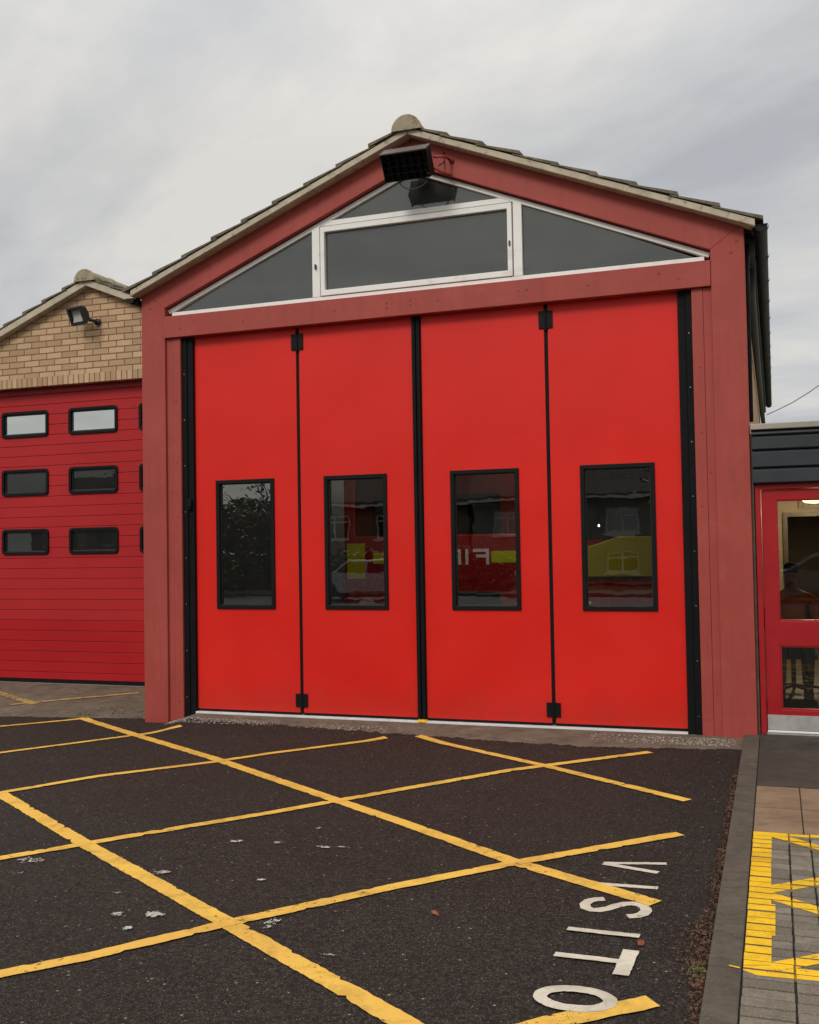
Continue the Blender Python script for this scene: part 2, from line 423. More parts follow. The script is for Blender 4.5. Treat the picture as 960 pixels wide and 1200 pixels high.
# ------------------------------------------------------------------ mesh helpers
class MB:
    def __init__(s): s.v = []; s.f = []
    def add(s, vs, fs):
        o = len(s.v); s.v += [tuple(v) for v in vs]; s.f += [tuple(i + o for i in f) for f in fs]; return s
    def box(s, x0, x1, y0, y1, z0, z1):
        return s.add([(x0, y0, z0), (x1, y0, z0), (x1, y1, z0), (x0, y1, z0), (x0, y0, z1), (x1, y0, z1), (x1, y1, z1), (x0, y1, z1)],
                     [(0, 3, 2, 1), (4, 5, 6, 7), (0, 1, 5, 4), (1, 2, 6, 5), (2, 3, 7, 6), (3, 0, 4, 7)])
    def prism(s, poly, y0, y1, m=None):
        """polygon given in (x, z), extruded along y"""
        n = len(poly)
        a = sum(poly[i][0] * poly[(i + 1) % n][1] - poly[(i + 1) % n][0] * poly[i][1] for i in range(n))
        if a < 0: poly = poly[::-1]
        vs = [(x, y0, z) for x, z in poly] + [(x, y1, z) for x, z in poly]
        if m is not None: vs = [tuple(m @ Vector(v)) for v in vs]
        fs = [tuple(range(n)), tuple(range(2 * n - 1, n - 1, -1))]
        for i in range(n):
            j = (i + 1) % n; fs.append((j, i, n + i, n + j))
        return s.add(vs, fs)
    def prismx(s, poly, x0, x1):
        """polygon given in (y, z), extruded along x"""
        n = len(poly)
        a = sum(poly[i][0] * poly[(i + 1) % n][1] - poly[(i + 1) % n][0] * poly[i][1] for i in range(n))
        if a < 0: poly = poly[::-1]
        vs = [(x0, y, z) for y, z in poly] + [(x1, y, z) for y, z in poly]
        fs = [tuple(range(n - 1, -1, -1)), tuple(range(n, 2 * n))]
        for i in range(n):
            j = (i + 1) % n; fs.append((i, j, n + j, n + i))
        return s.add(vs, fs)
    def tube(s, pts, r, n=8, cap=True):
        pts = [Vector(p) for p in pts]
        rs = r if isinstance(r, (list, tuple)) else [r] * len(pts)
        vs = []; fs = []
        for i, p in enumerate(pts):
            t = (pts[min(i + 1, len(pts) - 1)] - pts[max(i - 1, 0)]).normalized()
            a = Vector((0, 0, 1)) if abs(t.z) < .9 else Vector((1, 0, 0))
            u = t.cross(a).normalized(); w = u.cross(t)
            for k in range(n):
                an = 2 * PI * k / n
                vs.append(p + (u * math.cos(an) + w * math.sin(an)) * rs[i])
        for i in range(len(pts) - 1):
            for k in range(n):
                k2 = (k + 1) % n
                fs.append((i * n + k, i * n + k2, (i + 1) * n + k2, (i + 1) * n + k))
        if cap:
            fs.append(tuple(range(n - 1, -1, -1))); fs.append(tuple(range((len(pts) - 1) * n, len(pts) * n)))
        return s.add(vs, fs)
    def grid(s, xs, zs, holes, y0, y1, place=lambda x, y, z: (x, y, z)):
        """slab in the xz plane made of cells; cells (i, j) in holes are left open"""
        vs = []; fs = []; ix = {}
        def V(i, j, k):
            if (i, j, k) not in ix:
                ix[(i, j, k)] = len(vs); vs.append(place(xs[i], (y0, y1)[k], zs[j]))
            return ix[(i, j, k)]
        nx, nz = len(xs) - 1, len(zs) - 1
        solid = lambda i, j: 0 <= i < nx and 0 <= j < nz and (i, j) not in holes
        for i in range(nx):
            for j in range(nz):
                if not solid(i, j): continue
                fs.append((V(i, j, 0), V(i + 1, j, 0), V(i + 1, j + 1, 0), V(i, j + 1, 0)))
                fs.append((V(i, j + 1, 1), V(i + 1, j + 1, 1), V(i + 1, j, 1), V(i, j, 1)))
                if not solid(i, j - 1): fs.append((V(i, j, 1), V(i + 1, j, 1), V(i + 1, j, 0), V(i, j, 0)))
                if not solid(i, j + 1): fs.append((V(i, j + 1, 0), V(i + 1, j + 1, 0), V(i + 1, j + 1, 1), V(i, j + 1, 1)))
                if not solid(i - 1, j): fs.append((V(i, j, 0), V(i, j + 1, 0), V(i, j + 1, 1), V(i, j, 1)))
                if not solid(i + 1, j): fs.append((V(i + 1, j, 1), V(i + 1, j + 1, 1), V(i + 1, j + 1, 0), V(i + 1, j, 0)))
        return s.add(vs, fs)
    def ring(s, outer, inner, y0, y1):
        """frame between two (x, z) outlines of equal length"""
        n = len(outer)
        vs = [(x, y0, z) for x, z in outer] + [(x, y0, z) for x, z in inner] + [(x, y1, z) for x, z in outer] + [(x, y1, z) for x, z in inner]
        fs = []
        for i in range(n):
            j = (i + 1) % n
            fs += [(i, j, n + j, n + i), (2 * n + j, 2 * n + i, 3 * n + i, 3 * n + j), (j, i, 2 * n + i, 2 * n + j), (n + i, n + j, 3 * n + j, 3 * n + i)]
        return s.add(vs, fs)
    def xf(s, m):
        s.v = [tuple(m @ Vector(v)) for v in s.v]; return s
    def build(s, name, mat, parent=None, bevel=0, smooth=False, seg=2, fix=True):
        me = bpy.data.meshes.new(name); me.from_pydata(s.v, [], s.f); me.update()
        if fix:
            b = bmesh.new(); b.from_mesh(me); bmesh.ops.recalc_face_normals(b, faces=b.faces); b.to_mesh(me); b.free()
        me.materials.append(mat)
        if smooth:
            for p in me.polygons: p.use_smooth = True
        o = bpy.data.objects.new(name, me); COL.objects.link(o)
        if parent is not None:
            o.parent = parent
            o.matrix_parent_inverse = Matrix.Translation(parent_loc(parent)).inverted()
        if bevel:
            md = o.modifiers.new('bevel', 'BEVEL'); md.width = bevel; md.segments = seg; md.limit_method = 'ANGLE'; md.angle_limit = R(35)
        return o

def parent_loc(p):
    v = Vector((0, 0, 0))
    if p.type == 'EMPTY': v += p.location
    q = p.parent
    while q is not None:
        if q.type == 'EMPTY': v += q.location
        q = q.parent
    # parents that are meshes sit at the origin of their own parent
    return v if p.type == 'EMPTY' else Vector((0, 0, 0))

def thing(name, label, cat, loc=(0, 0, 0), group=None):
    o = bpy.data.objects.new(name, None); COL.objects.link(o)
    o.location = loc; o.empty_display_size = .2
    o['label'] = label; o['category'] = cat
    if group: o['group'] = group
    return o
def tag(o, label, cat, group=None, kind=None):
    o['label'] = label; o['category'] = cat
    if group: o['group'] = group
    if kind: o['kind'] = kind
    return o
def struct(o, label=None, cat=None):
    o['kind'] = 'structure'
    if label: o['label'] = label
    if cat: o['category'] = cat
    return o

def copy_tree(o, parent=None):
    c = o.copy(); COL.objects.link(c)
    if parent is not None: c.parent = parent
    for ch in [x for x in sc.objects if x.parent == o]: copy_tree(ch, c)
    return c

def screws(parent, name, mat, pts, r=.007, d=.006):
    for x, yy, z in pts:
        MB().tube([(x, yy - d, z), (x, yy + .002, z)], [r * .7, r], 10).build(name, mat, parent)

# ------------------------------------------------------------------ ground
XK = 2.81          # near face of the kerb
def clamp(v, a, b): return max(a, min(b, v))
def gz(x, y):
    s = -.05 + .0172 * clamp(x, -5.8, 2.9)
    w = 1
    if x <= -2.9:
        if y > 0: w = clamp(1 - y / 1.6, 0, 1)
    else:
        k = clamp((x + 2.64) / .3, 0, 1)
        t = clamp((y + .6) / .66, 0, 1)
        w = 1 - k * t
    return s * w

def span(a, b, d):
    n = max(1, int(math.ceil((b - a) / d))); return [a + (b - a) * i / n for i in range(n + 1)]
xs = span(-30, -7.5, 2)[:-1] + span(-7.5, -2.9, .1)[:-1] + span(-2.9, XK, .095)
ysA = span(-13.6, -6, .8)[:-1] + span(-6, -1, .25)[:-1] + span(-1, .12, .08)
ysB = span(.12, 1.68, .08)
mb = MB(); ix = {}
def gv(x, y):
    k = (round(x, 4), round(y, 4))
    if k not in ix: ix[k] = len(mb.v); mb.v.append((x, y, gz(x, y)))
    return ix[k]
for i in range(len(xs) - 1):
    yy = ysA + (ysB[1:] if xs[i + 1] <= -2.89 else [])
    for j in range(len(yy) - 1):
        mb.f.append((gv(xs[i], yy[j]), gv(xs[i + 1], yy[j]), gv(xs[i + 1], yy[j + 1]), gv(xs[i], yy[j + 1])))
forecourt = struct(mb.build('forecourt', M['asphalt'], smooth=True), 'dark worn asphalt forecourt with yellow hatching in front of the red doors', 'forecourt')

# concrete aprons: real sheets a few mm over the asphalt with an uneven front edge
def sheet(polyfn, x0, x1, nx, ytop, lift, jitter, ny=10):
    m = MB(); rnd = random.Random(5)
    cols = []
    for i in range(nx + 1):
        x = x0 + (x1 - x0) * i / nx
        yb = polyfn(x) + rnd.uniform(-jitter, jitter) + .02 * math.sin(x * 9) * math.sin(x * 23)
        cols.append([(x, yb + (ytop - yb) * j / ny, gz(x, yb + (ytop - yb) * j / ny) + (lift if j else .001)) for j in range(ny + 1)])
    for i, c in enumerate(cols):
        m.v += c
    for i in range(nx):
        for j in range(ny):
            a = i * (ny + 1) + j; b = a + ny + 1
            m.f.append((a, b, b + 1, a + 1))
    return m
def apr(x):
    P = [(-2.6, -.02), (-2.1, -.15), (-1.3, -.19), (.2, -.37), (1.7, -.55), (XK, -.46)]
    for (a, b), (c, d) in zip(P, P[1:]):
        if x <= c: return b + (d - b) * clamp((x - a) / (c - a), 0, 1)
    return P[-1][1]
struct(sheet(apr, -2.6, XK - .004, 320, .119, .006, .022).build('concrete_apron', M['apron'], smooth=True), 'worn concrete strip at the foot of the folding doors', 'apron')
struct(sheet(lambda x: .115 + .03 * math.sin(x * 1.7), -7.15, -2.9, 80, 1.67, .006, .012, 16).build('wing_apron', M['apron'], smooth=True), 'grey concrete apron under the sectional door', 'apron')

# street side behind the photographer: verge, pavement, road, far verge (seen in the reflections)
struct(MB().box(-220, 220, -260, 200, -.60, -.42).build('ground', M['grass']), 'grass ground around the fire station', 'ground')
struct(MB().box(-90, 90, -17.5, -13.6, -.5, -.115).build('grass_verge', M['grass']), 'green grass verge between forecourt and street', 'verge')
struct(MB().box(-90, 90, -26.5, -17.5, -.5, -.25).build('road', M['far_asphalt']), 'grey street beyond the verge', 'road')
struct(MB().box(-90, 90, -29, -26.5, -.5, -.13).build('far_pavement', M['slab_dark']), 'pavement on the far side of the street', 'pavement')

PZ = .04
struct(MB().box(2.935, 9, -1.834, .6, -.3, PZ).build('entrance_slab', M['slab_dark'], bevel=.004), 'dark concrete slab in front of the entrance door', 'path')
# kerb stones
mb = MB()
edges = [-13.6 + .915 * k - .005 for k in range(15)]
edges = [-4.85 + .915 * k for k in range(-9, 6)]
for a, b in zip(edges, edges[1:] + [-.02]):
    b2 = min(b, -.02)
    if b2 - a < .05: continue
    mb.box(XK, 2.932, a + .002, b2 - .002, -.3, PZ - .001)
struct(mb.build('kerb', M['kerb'], bevel=.007, seg=2), 'grey concrete kerb between asphalt and entrance path', 'kerb')
# tan slabs
mb = MB()
for i in range(10):
    for (a, b) in ((-2.378, -1.845), (-2.930, -2.404)):
        x0 = 2.937 + i * .268
        if i: x0 = 3.197 + (i - 1) * .55
        x1 = 3.192 if i == 0 else x0 + .545
        if x0 > 8: continue
        mb.box(x0, x1, a, b, -.1, PZ)
struct(mb.build('tan_slabs', M['tan_tile'], bevel=.005), 'two rows of smooth tan paving slabs beside the kerb', 'paving')
# block paving, each block a bevelled box of one paved sheet
mb = MB(); rnd = random.Random(3); blocks = []
prev_ = 0
xj = [2.934, 3.118, 3.222]
while xj[-1] < 5.6: xj.append(xj[-1] + (.19 if len(xj) % 2 else .104))
y = -2.946
while y > -9.5:
    for a, b in zip(xj, xj[1:]):
        h = PZ + rnd.uniform(-.0015, .0015)
        blocks.append((a + .0035 + rnd.uniform(-.001, .002), b - .0035 + rnd.uniform(-.002, .001), y - .0742 + rnd.uniform(-.0006, .0018), y - .0046 + rnd.uniform(-.0015, .0008), h))
    y -= .0795
for a, b, c, d, h in blocks: mb.box(a, b, c, d, -.02, h)
struct(mb.build('block_paving', M['paver'], bevel=.0028), 'grey block paving beside the kerb', 'paving')
struct(MB().box(2.934, 9, -9.6, -1.83, -.3, PZ - .011).build('paving_bed', M['joint']))
struct(MB().box(2.934, 9, -13.6, -9.6, -.3, PZ).build('path', M['slab_dark']), 'concrete path behind the block paving', 'path')
struct(MB().box(5.7, 9, -9.6, -2.95, -.03, PZ + .001).build('path_slabs', M['slab_dark']))

# bright yellow keep-clear zigzag, cut by the block joints
def clip(poly, f):
    out = []
    for i in range(len(poly)):
        a, b = poly[i], poly[(i + 1) % len(poly)]
        fa, fb = f(a), f(b)
        if fa >= 0: out.append(a)
        if (fa >= 0) != (fb >= 0):
            t = fa / (fa - fb); out.append((a[0] + (b[0] - a[0]) * t, a[1] + (b[1] - a[1]) * t))
    return out
ypoly = [
    [(2.930, -2.945), (3.032, -2.945), (3.032, -3.45), (2.930, -3.45)],
    [(2.928, -3.45), (3.030, -3.45), (3.033, -4.12), (2.926, -4.12)],
    [(2.926, -4.12), (3.050, -4.12), (3.050, -4.50), (2.920, -4.50)],
    [(2.922, -4.50), (3.036, -4.50), (3.036, -4.80), (2.914, -4.84)],
    [(2.918, -4.795), (3.6, -4.795), (4.2, -4.795), (4.2, -4.91), (3.2, -4.895), (2.985, -4.905), (2.918, -4.855)],
    [(3.032, -2.945), (4.2, -2.945), (4.2, -3.0), (3.032, -3.0)],
    [(4.1, -3.0), (4.2, -3.0), (4.2, -4.795), (4.1, -4.795)],
]
def band(x0, y0, x1, y1, w):
    return [(x0, y0 + w / 2), (x1, y1 + w / 2), (x1, y1 - w / 2), (x0, y0 - w / 2)]
ypoly += [band(3.032, -3.0, 3.55, -3.42, .10), band(3.032, -3.91, 3.55, -3.46, .115), band(3.032, -4.01, 3.55, -4.36, .105), band(3.032, -4.82, 3.55, -4.40, .10)]
ypoly += [band(3.55, -3.46, 4.1, -3.0, .10), band(3.55, -3.42, 4.1, -3.91, .10), band(3.55, -4.40, 4.1, -4.01, .10), band(3.55, -4.36, 4.1, -4.82, .10)]
mb = MB(); li = 0
for pi_, P in enumerate(ypoly):
    for a, b, c, d, h in blocks:
        Q = clip(clip(clip(clip(P, lambda q: q[0] - a), lambda q: b - q[0]), lambda q: q[1] - c), lambda q: d - q[1])
        if len(Q) >= 3:
            z = h + .0015 + .0006 * (pi_ % 4)
            mb.add([(x, yy, z) for x, yy in Q], [tuple(range(len(Q)))])
# short fleck over the kerb joint
struct(mb.build('yellow_zigzag_marking', M['yellow_bright'], fix=False), 'bright yellow zigzag box painted over grey block paving', 'road marking')
mb = MB()
for pi_, P in enumerate(ypoly):
    mb.add([(max(x, 2.936), yy, PZ - .0095 + .0003 * pi_) for x, yy in P], [tuple(range(len(P)))])
struct(mb.build('yellow_paint_in_joints', M['yellow_joint'], fix=False), 'yellow paint run down into the joints between the blocks', 'road marking')
struct(MB().add([(2.885, -4.842, PZ + .003), (2.925, -4.852, PZ + .003), (2.925, -4.864, PZ + .003), (2.889, -4.852, PZ + .003)], [(0, 1, 2, 3)]).build('yellow_paint_fleck', M['yellow_bright'], fix=False))

# forecourt markings
def ribbon(name, pts, w, mat, seed, lift=.005, jit=.0028, lab=None, step=.022, closed=False, taper=True):
    rnd = random.Random(seed)
    P = [Vector((a, b)) for a, b in pts]
    S = []
    for a, b in zip(P, P[1:]):
        n = max(1, int((b - a).length / step))
        for i in range(n): S.append(a.lerp(b, i / n))
    S.append(P[-1])
    vs = []; e1 = e2 = 0
    for i, p in enumerate(S):
        t = (S[min(i + 1, len(S) - 1)] - S[max(i - 1, 0)])
        if closed and (i == 0 or i == len(S) - 1): t = S[1] - S[-2]
        t.normalize(); nrm = Vector((-t.y, t.x))
        e1 = e1 * .35 + rnd.uniform(-jit, jit); e2 = e2 * .35 + rnd.uniform(-jit, jit)
        if rnd.random() < .035: e1 -= jit * rnd.uniform(2, 6)
        if rnd.random() < .035: e2 -= jit * rnd.uniform(2, 6)
        if closed and i == len(S) - 1:
            q1 = Vector(vs[0][:2]); q2 = Vector(vs[1][:2])
        else:
            q1 = p + nrm * (w / 2 + e1); q2 = p - nrm * (w / 2 + e2)
        for q in (q1, q2): vs.append((q.x, q.y, gz(q.x, q.y) + lift))
    fs = [(2 * i, 2 * i + 1, 2 * i + 3, 2 * i + 2) for i in range(len(S) - 1)]
    o = MB().add(vs, fs).build(name, mat, forecourt, fix=False)
    if lab: o['label'] = lab
    return o
Y1, Y2 = M['yellow'], M['yellow_worn']
ribbon('yellow_line', [(-3.70, .07), (-3.66, .045), (-2.544, -.689), (-1.245, -1.524), (.338, -2.639), (.93, -3.051), (1.761, -3.655), (2.540, -4.120)], .092, Y1, 1, .0055)
ribbon('yellow_line', [(-2.14, -2.935), (-.696, -3.897), (.151, -4.436), (.757, -4.826), (1.786, -5.49), (3.0 - .3, -6.12)], .094, Y1, 2, .0057, .0035)
ribbon('yellow_line', [(-4.9, -1.35), (-4.297, -.473), (-3.70, .085)], .075, Y1, 3, .0061)
ribbon('yellow_line', [(-4.3, -2.9), (-3.266, -1.652), (-2.563, -.705), (-2.278, -.344)], .072, Y1, 4, .0063)
ribbon('yellow_line', [(-2.165, -2.93), (-1.774, -2.294), (-1.178, -1.681), (-.849, -1.244), (-.145, -.477)], .078, Y1, 5, .0065)
ribbon('yellow_line', [(-1.9, -5.3), (-.995, -4.247), (-.75, -3.957), (-.553, -3.716), (.052, -3.007), (.338, -2.639), (1.234, -1.518), (2.132, -.692)], .080, Y1, 6, .0067, .0035)
ribbon('yellow_line', [(-.7, -6.5), (.15, -5.557), (.377, -5.321), (.755, -4.834), (1.301, -4.191), (1.772, -3.697), (2.548, -2.956)], .084, Y1, 7, .0069)
ribbon('yellow_line', [(1.5, -6.2), (2.325, -5.396), (2.640, -5.140)], .095, Y1, 8, .0071)
ribbon('yellow_line', [(.123, -.393), (1.465, -1.356), (2.530, -2.190)], .078, Y1, 9, .0073)
ribbon('yellow_line', [(-7.0, 1.62), (-5.629, 1.05), (-4.75, .61)], .095, Y2, 10, .0115, .010, 'faded yellow line crossing the concrete apron')
ribbon('yellow_line', [(-5.03, .541), (-3.845, 1.267)], .075, Y2, 12, .0125, .010, 'faint yellow line under the sectional door')

def letter(strokes, w, name='painted_letter', seed=1, lab=None):
    lift = .0082 if seed > 3 else .0036
    """one letter, its strokes welded as one mesh"""
    mbl = MB()
    for k, (pts, ww, closed) in enumerate(strokes):
        rnd = random.Random(seed * 7 + k)
        P = [Vector(p) for p in pts]; S = []
        for a, b in zip(P, P[1:]):
            n = max(1, int((b - a).length / .02))
            for i in range(n): S.append(a.lerp(b, i / n))
        S.append(P[-1]); vs = []
        for i, p in enumerate(S):
            t = S[min(i + 1, len(S) - 1)] - S[max(i - 1, 0)]
            if closed and i in (0, len(S) - 1): t = S[1] - S[-2]
            t.normalize(); n_ = Vector((-t.y, t.x))
            q1 = p + n_ * (ww / 2 + rnd.uniform(-.002, .002)); q2 = p - n_ * (ww / 2 + rnd.uniform(-.002, .002))
            if closed and i == len(S) - 1: q1 = Vector(vs[0][:2]); q2 = Vector(vs[1][:2])
            z = lift + .0005 * k
            vs += [(q1.x, q1.y, gz(q1.x, q1.y) + z), (q2.x, q2.y, gz(q2.x, q2.y) + z)]
        mbl.add(vs, [(2 * i, 2 * i + 1, 2 * i + 3, 2 * i + 2) for i in range(len(S) - 1)])
    o = mbl.build(name, M['white_paint'], forecourt, fix=False)
    if lab: o['label'] = lab
    return o
def arc(cx, cy, rx, ry, a0, a1, n=24):
    return [(cx + rx * math.cos(R(a0 + (a1 - a0) * i / n)), cy + ry * math.sin(R(a0 + (a1 - a0) * i / n))) for i in range(n + 1)]
letter([([(2.222, -3.575), (2.530, -3.515)], .036, 0), ([(2.222, -3.585), (2.505, -3.672)], .040, 0)], 0, seed=1, lab='white painted letter V, topmost of the word on the asphalt')
letter([([(2.231, -3.906), (2.528, -3.903)], .040, 0)], 0, seed=2, lab='white painted letter I between V and S')
# S: lying on its side, feet to the left
S_pts = [(2.310, -4.112), (2.275, -4.125), (2.245, -4.155), (2.235, -4.200), (2.245, -4.245), (2.275, -4.268), (2.310, -4.262),
         (2.345, -4.232), (2.375, -4.190), (2.405, -4.155), (2.440, -4.142), (2.475, -4.152), (2.500, -4.180), (2.510, -4.222), (2.502, -4.265), (2.478, -4.296), (2.440, -4.312)]
letter([(S_pts, .050, 0)], 0, seed=3, lab='white painted letter S crossed by a yellow line')
letter([([(2.218, -4.528), (2.521, -4.540)], .041, 0)], 0, seed=4, lab='white painted letter I between S and T')
letter([([(2.221, -4.812), (2.48, -4.822)], .042, 0), ([(2.508, -4.700), (2.500, -4.950)], .062, 0)], 0, seed=5, lab='white painted letter T lying with its bar towards the kerb')
letter([(arc(2.372, -5.192, .126, .080, 0, 360, 40), .052, 1)], 0, seed=6, lab='white painted letter O nearest the photographer')

# flaked-off white remnants
def blob(cx, cy, rx, ry, seed, n=18):
    rnd = random.Random(seed); P = []
    for k in range(n):
        a = 2 * PI * k / n; r = rnd.uniform(.45, 1.1)
        P.append((cx + rx * r * math.cos(a), cy + ry * r * math.sin(a)))
    return P
mb = MB()
for k, (x, y, a, b) in enumerate([(-.80, -4.25, .10, .035), (.374, -4.815, .055, .03), (.154, -3.652, .05, .022), (.398, -3.631, .04, .018), (.70, -3.650, .065, .012),
                                  (.2, -4.856, .03, .02), (.055, -4.264, .05, .03), (.80, -3.63, .05, .010), (.95, -4.78, .035, .05), (.62, -4.25, .03, .012),
                                  (1.08, -4.52, .035, .018), (.02, -4.6, .025, .012), (-.7, -4.45, .04, .02), (1.35, -5.05, .04, .008), (.35, -5.0, .03, .02), (.5, -3.3, .02, .012)]):
    P = blob(x, y, a, b * 1.5, k + 5, 26)
    mb.add([(px, py, gz(px, py) + .0093 + .0001 * (k % 3)) for px, py in P], [tuple(range(len(P)))])
o = mb.build('paint_remnant', M['white_worn'], forecourt, fix=False); o['kind'] = 'stuff'

# white chips swept against the column feet
def chips(n, fx, seed):
    m = MB(); rnd = random.Random(seed)
    for _ in range(n):
        x, y = fx(rnd); s = rnd.uniform(.002, .0065); a = rnd.uniform(0, PI)
        z = gz(x, y) + .010
        pts = [(x + s * rnd.uniform(.6, 1.2) * math.cos(a + q * PI / 2), y + s * rnd.uniform(.6, 1.3) * math.sin(a + q * PI / 2), z + rnd.uniform(0, .004)) for q in range(4)]
        pts += [(px, py, pz - .003) for px, py, pz in pts]
        m.add(pts, [(0, 1, 2, 3), (7, 6, 5, 4), (0, 4, 5, 1), (1, 5, 6, 2), (2, 6, 7, 3), (3, 7, 4, 0)])
    return m
def fxl(r):
    t = r.betavariate(1.2, 2); return (-2.55 + 1.3 * t, -.09 - .16 * r.random() - .02 * t)
tag(chips(460, fxl, 1).build('white_chips', M['flake']), 'scatter of white chips at the foot of the left column', 'debris', None, 'stuff')
def fxr(r):
    t = r.betavariate(2, 1.2); return (1.5 + 1.25 * t, -.10 - .30 * r.random() ** 1.2)
tag(chips(480, fxr, 2).build('white_chips', M['flake']), 'scatter of white chips at the foot of the right column', 'debris', None, 'stuff')
def fxm(r):
    return (r.gauss(-.6, .25), -.14 - .16 * r.random())
tag(chips(150, fxm, 3).build('white_chips', M['flake']), 'white chips on the concrete below the middle of the folding doors', 'debris', None, 'stuff')
def fxw(r):
    return (-3.0 - .9 * r.random() ** 1.5, .13 + .45 * r.random())
gr_ = chips(260, fxw, 4).build('dark_grit', M['joint']); tag(gr_, 'dark grit on the apron beside the left column', 'grit', None, 'stuff')

# leaf litter along the kerb
mb = MB(); rnd = random.Random(8)
def one_leaf(m, x, y, z, s, rnd):
    a = rnd.uniform(0, 2 * PI); tilt = Matrix.Rotation(rnd.uniform(-.7, .7), 3, 'X') @ Matrix.Rotation(rnd.uniform(-.7, .7), 3, 'Y')
    rot = Matrix.Rotation(a, 3, 'Z') @ tilt
    w = rnd.uniform(.3, .55)
    P = [(-1, 0, 0), (-.3, -w, .12), (.5, -w * .7, .1), (1, 0, -.08), (.5, w * .7, .14), (-.3, w, .1)]
    vs = [Vector((x, y, z)) + rot @ Vector(p) * s for p in P]
    m.add(vs, [(0, 1, 2, 3, 4, 5)])
clumps = [(-y0, rnd.uniform(.2, 1)) for y0 in [1.5 + .22 * k + rnd.uniform(-.1, .1) for k in range(36)]]
for _ in range(8000):
    cy, wgt = rnd.choice(clumps)
    y = rnd.gauss(cy, .13)
    if y > -.7: continue
    if rnd.random() > wgt or (y > -3.5 and rnd.random() < .45): continue
    dens = (.018 + .042 * max(0, math.sin(y * 5.1) * .5 + .5)) if y < -3.7 else .011 + .008 * (math.sin(y * 7) * .5 + .5)
    x = XK - .004 - abs(rnd.gauss(0, dens))
    one_leaf(mb, x, y, gz(x, y) + .010 + .018 * rnd.random() * max(0, 1 - (XK - x) / .08), rnd.uniform(.004, .011), rnd)
tag(mb.build('leaf_litter', M['litter'], fix=False), 'brown fallen leaves gathered in the gutter along the kerb', 'leaves', None, 'stuff')
for (x, y, lab) in ((2.535, -4.62, 'reddish leaf lying alone by the letters I and T'), (1.62, -4.50, 'small reddish leaf lying alone amid the yellow hatching')):
    m = MB(); one_leaf(m, x, y, gz(x, y) + .012, .030, rnd)
    tag(m.build('fallen_leaf', M['red_leaf'], fix=False), lab, 'leaf')
w = thing('weed', 'small green weed growing in the gutter by the kerb joint', 'plant', (2.775, -4.86, gz(2.775, -4.86)))
m = MB(); rnd = random.Random(2)
for k in range(46):
    one_leaf(m, 2.778 + rnd.gauss(0, .016), -4.86 + rnd.gauss(0, .018), gz(2.775, -4.86) + rnd.uniform(.006, .028), rnd.uniform(.005, .010), rnd)
m.build('foliage', M['weed'], w, fix=False)
m = MB()
for k in range(5): m.tube([(2.775, -4.86, -.01), (2.775 + rnd.uniform(-.03, .03), -4.86 + rnd.uniform(-.03, .03), .03)], .0015, 5)
m.build('stem', M['weed'], w)

# ------------------------------------------------------------------ main fire station bay
ST = thing('fire_station', 'fire station bay with steep red steel gable and bright red folding doors', 'fire station', (0, 0, 0))
W1, W2, W3, W4 = 2.915, 2.642, 2.480, 2.360
H = 3.75
SL = .405
ZA, ZE = 5.434, 4.254
zl = 4.058; zla = 5.146
L = 12.0
for s in (-1, 1):
    zb = -.2
    c = MB().prism([(s * W1, zb), (s * W2, zb), (s * W2, zl), (s * W1, ZE)], 0, .20).build('column', M['steel'], ST, bevel=.006)
    if s < 0: screws(c, 'bolt', M['steel'], [(-2.84, 0, 4.13), (-2.815, 0, 4.07)], .015)
    else: screws(c, 'bolt', M['steel'], [(2.855, 0, 4.11), (2.81, 0, 4.02)], .015)
    c = MB().prism([(s * W1, ZE), (s * W2, zl), (0, zla), (0, ZA)], .001, .20).build('rafter', M['steel'], ST, bevel=.004)
    # jamb lining between column and seal band, in two strips with a fine seam
    j = MB().box(min(s * W2, s * 2.574), max(s * W2, s * 2.574), .028, .2, -.15, H - .004).box(min(s * 2.572, s * W3), max(s * 2.572, s * W3), .024, .2, -.15, H - .004).build('jamb_lining', M['steel'], ST, bevel=.002)
    rr = random.Random(4 + s)
    screws(j, 'screw', M['steel'], [(s * (2.53 + rr.uniform(-.006, .006)), .024, .12 + .6 * k + rr.uniform(-.05, .05)) for k in range(6)] + [(s * 2.60, .028, .35), (s * 2.60, .028, 2.2)], .007)
    e = MB().box(min(s * W3, s * 2.425), max(s * W3, s * 2.425), .050, .2, -.05, H - .002).box(min(s * 2.424, s * W4), max(s * 2.424, s * W4), .062, .2, -.02, H - .002).build('seal_band', M['rubber'], ST, bevel=.004)
    screws(e, 'screw', M['screw'], [(s * 2.452, .05, .16 + .46 * k) for k in range(8)], .006)
bm_ = MB().box(-W2 + .001, W2 - .001, -.012, .18, H, 3.968).build('beam', M['steel'], ST, bevel=.004)
screws(bm_, 'bolt', M['steel'], [(x, -.012, z) for x, z in [(-2.46, 3.83), (-1.75, 3.845), (-.78, 3.86), (-.25, 3.88), (-.25, 3.835), (-.02, 3.885), (-.02, 3.84), (.25, 3.86), (1.0, 3.87), (1.08, 3.875), (1.62, 3.86), (2.22, 3.90), (2.38, 3.84)]], .010)

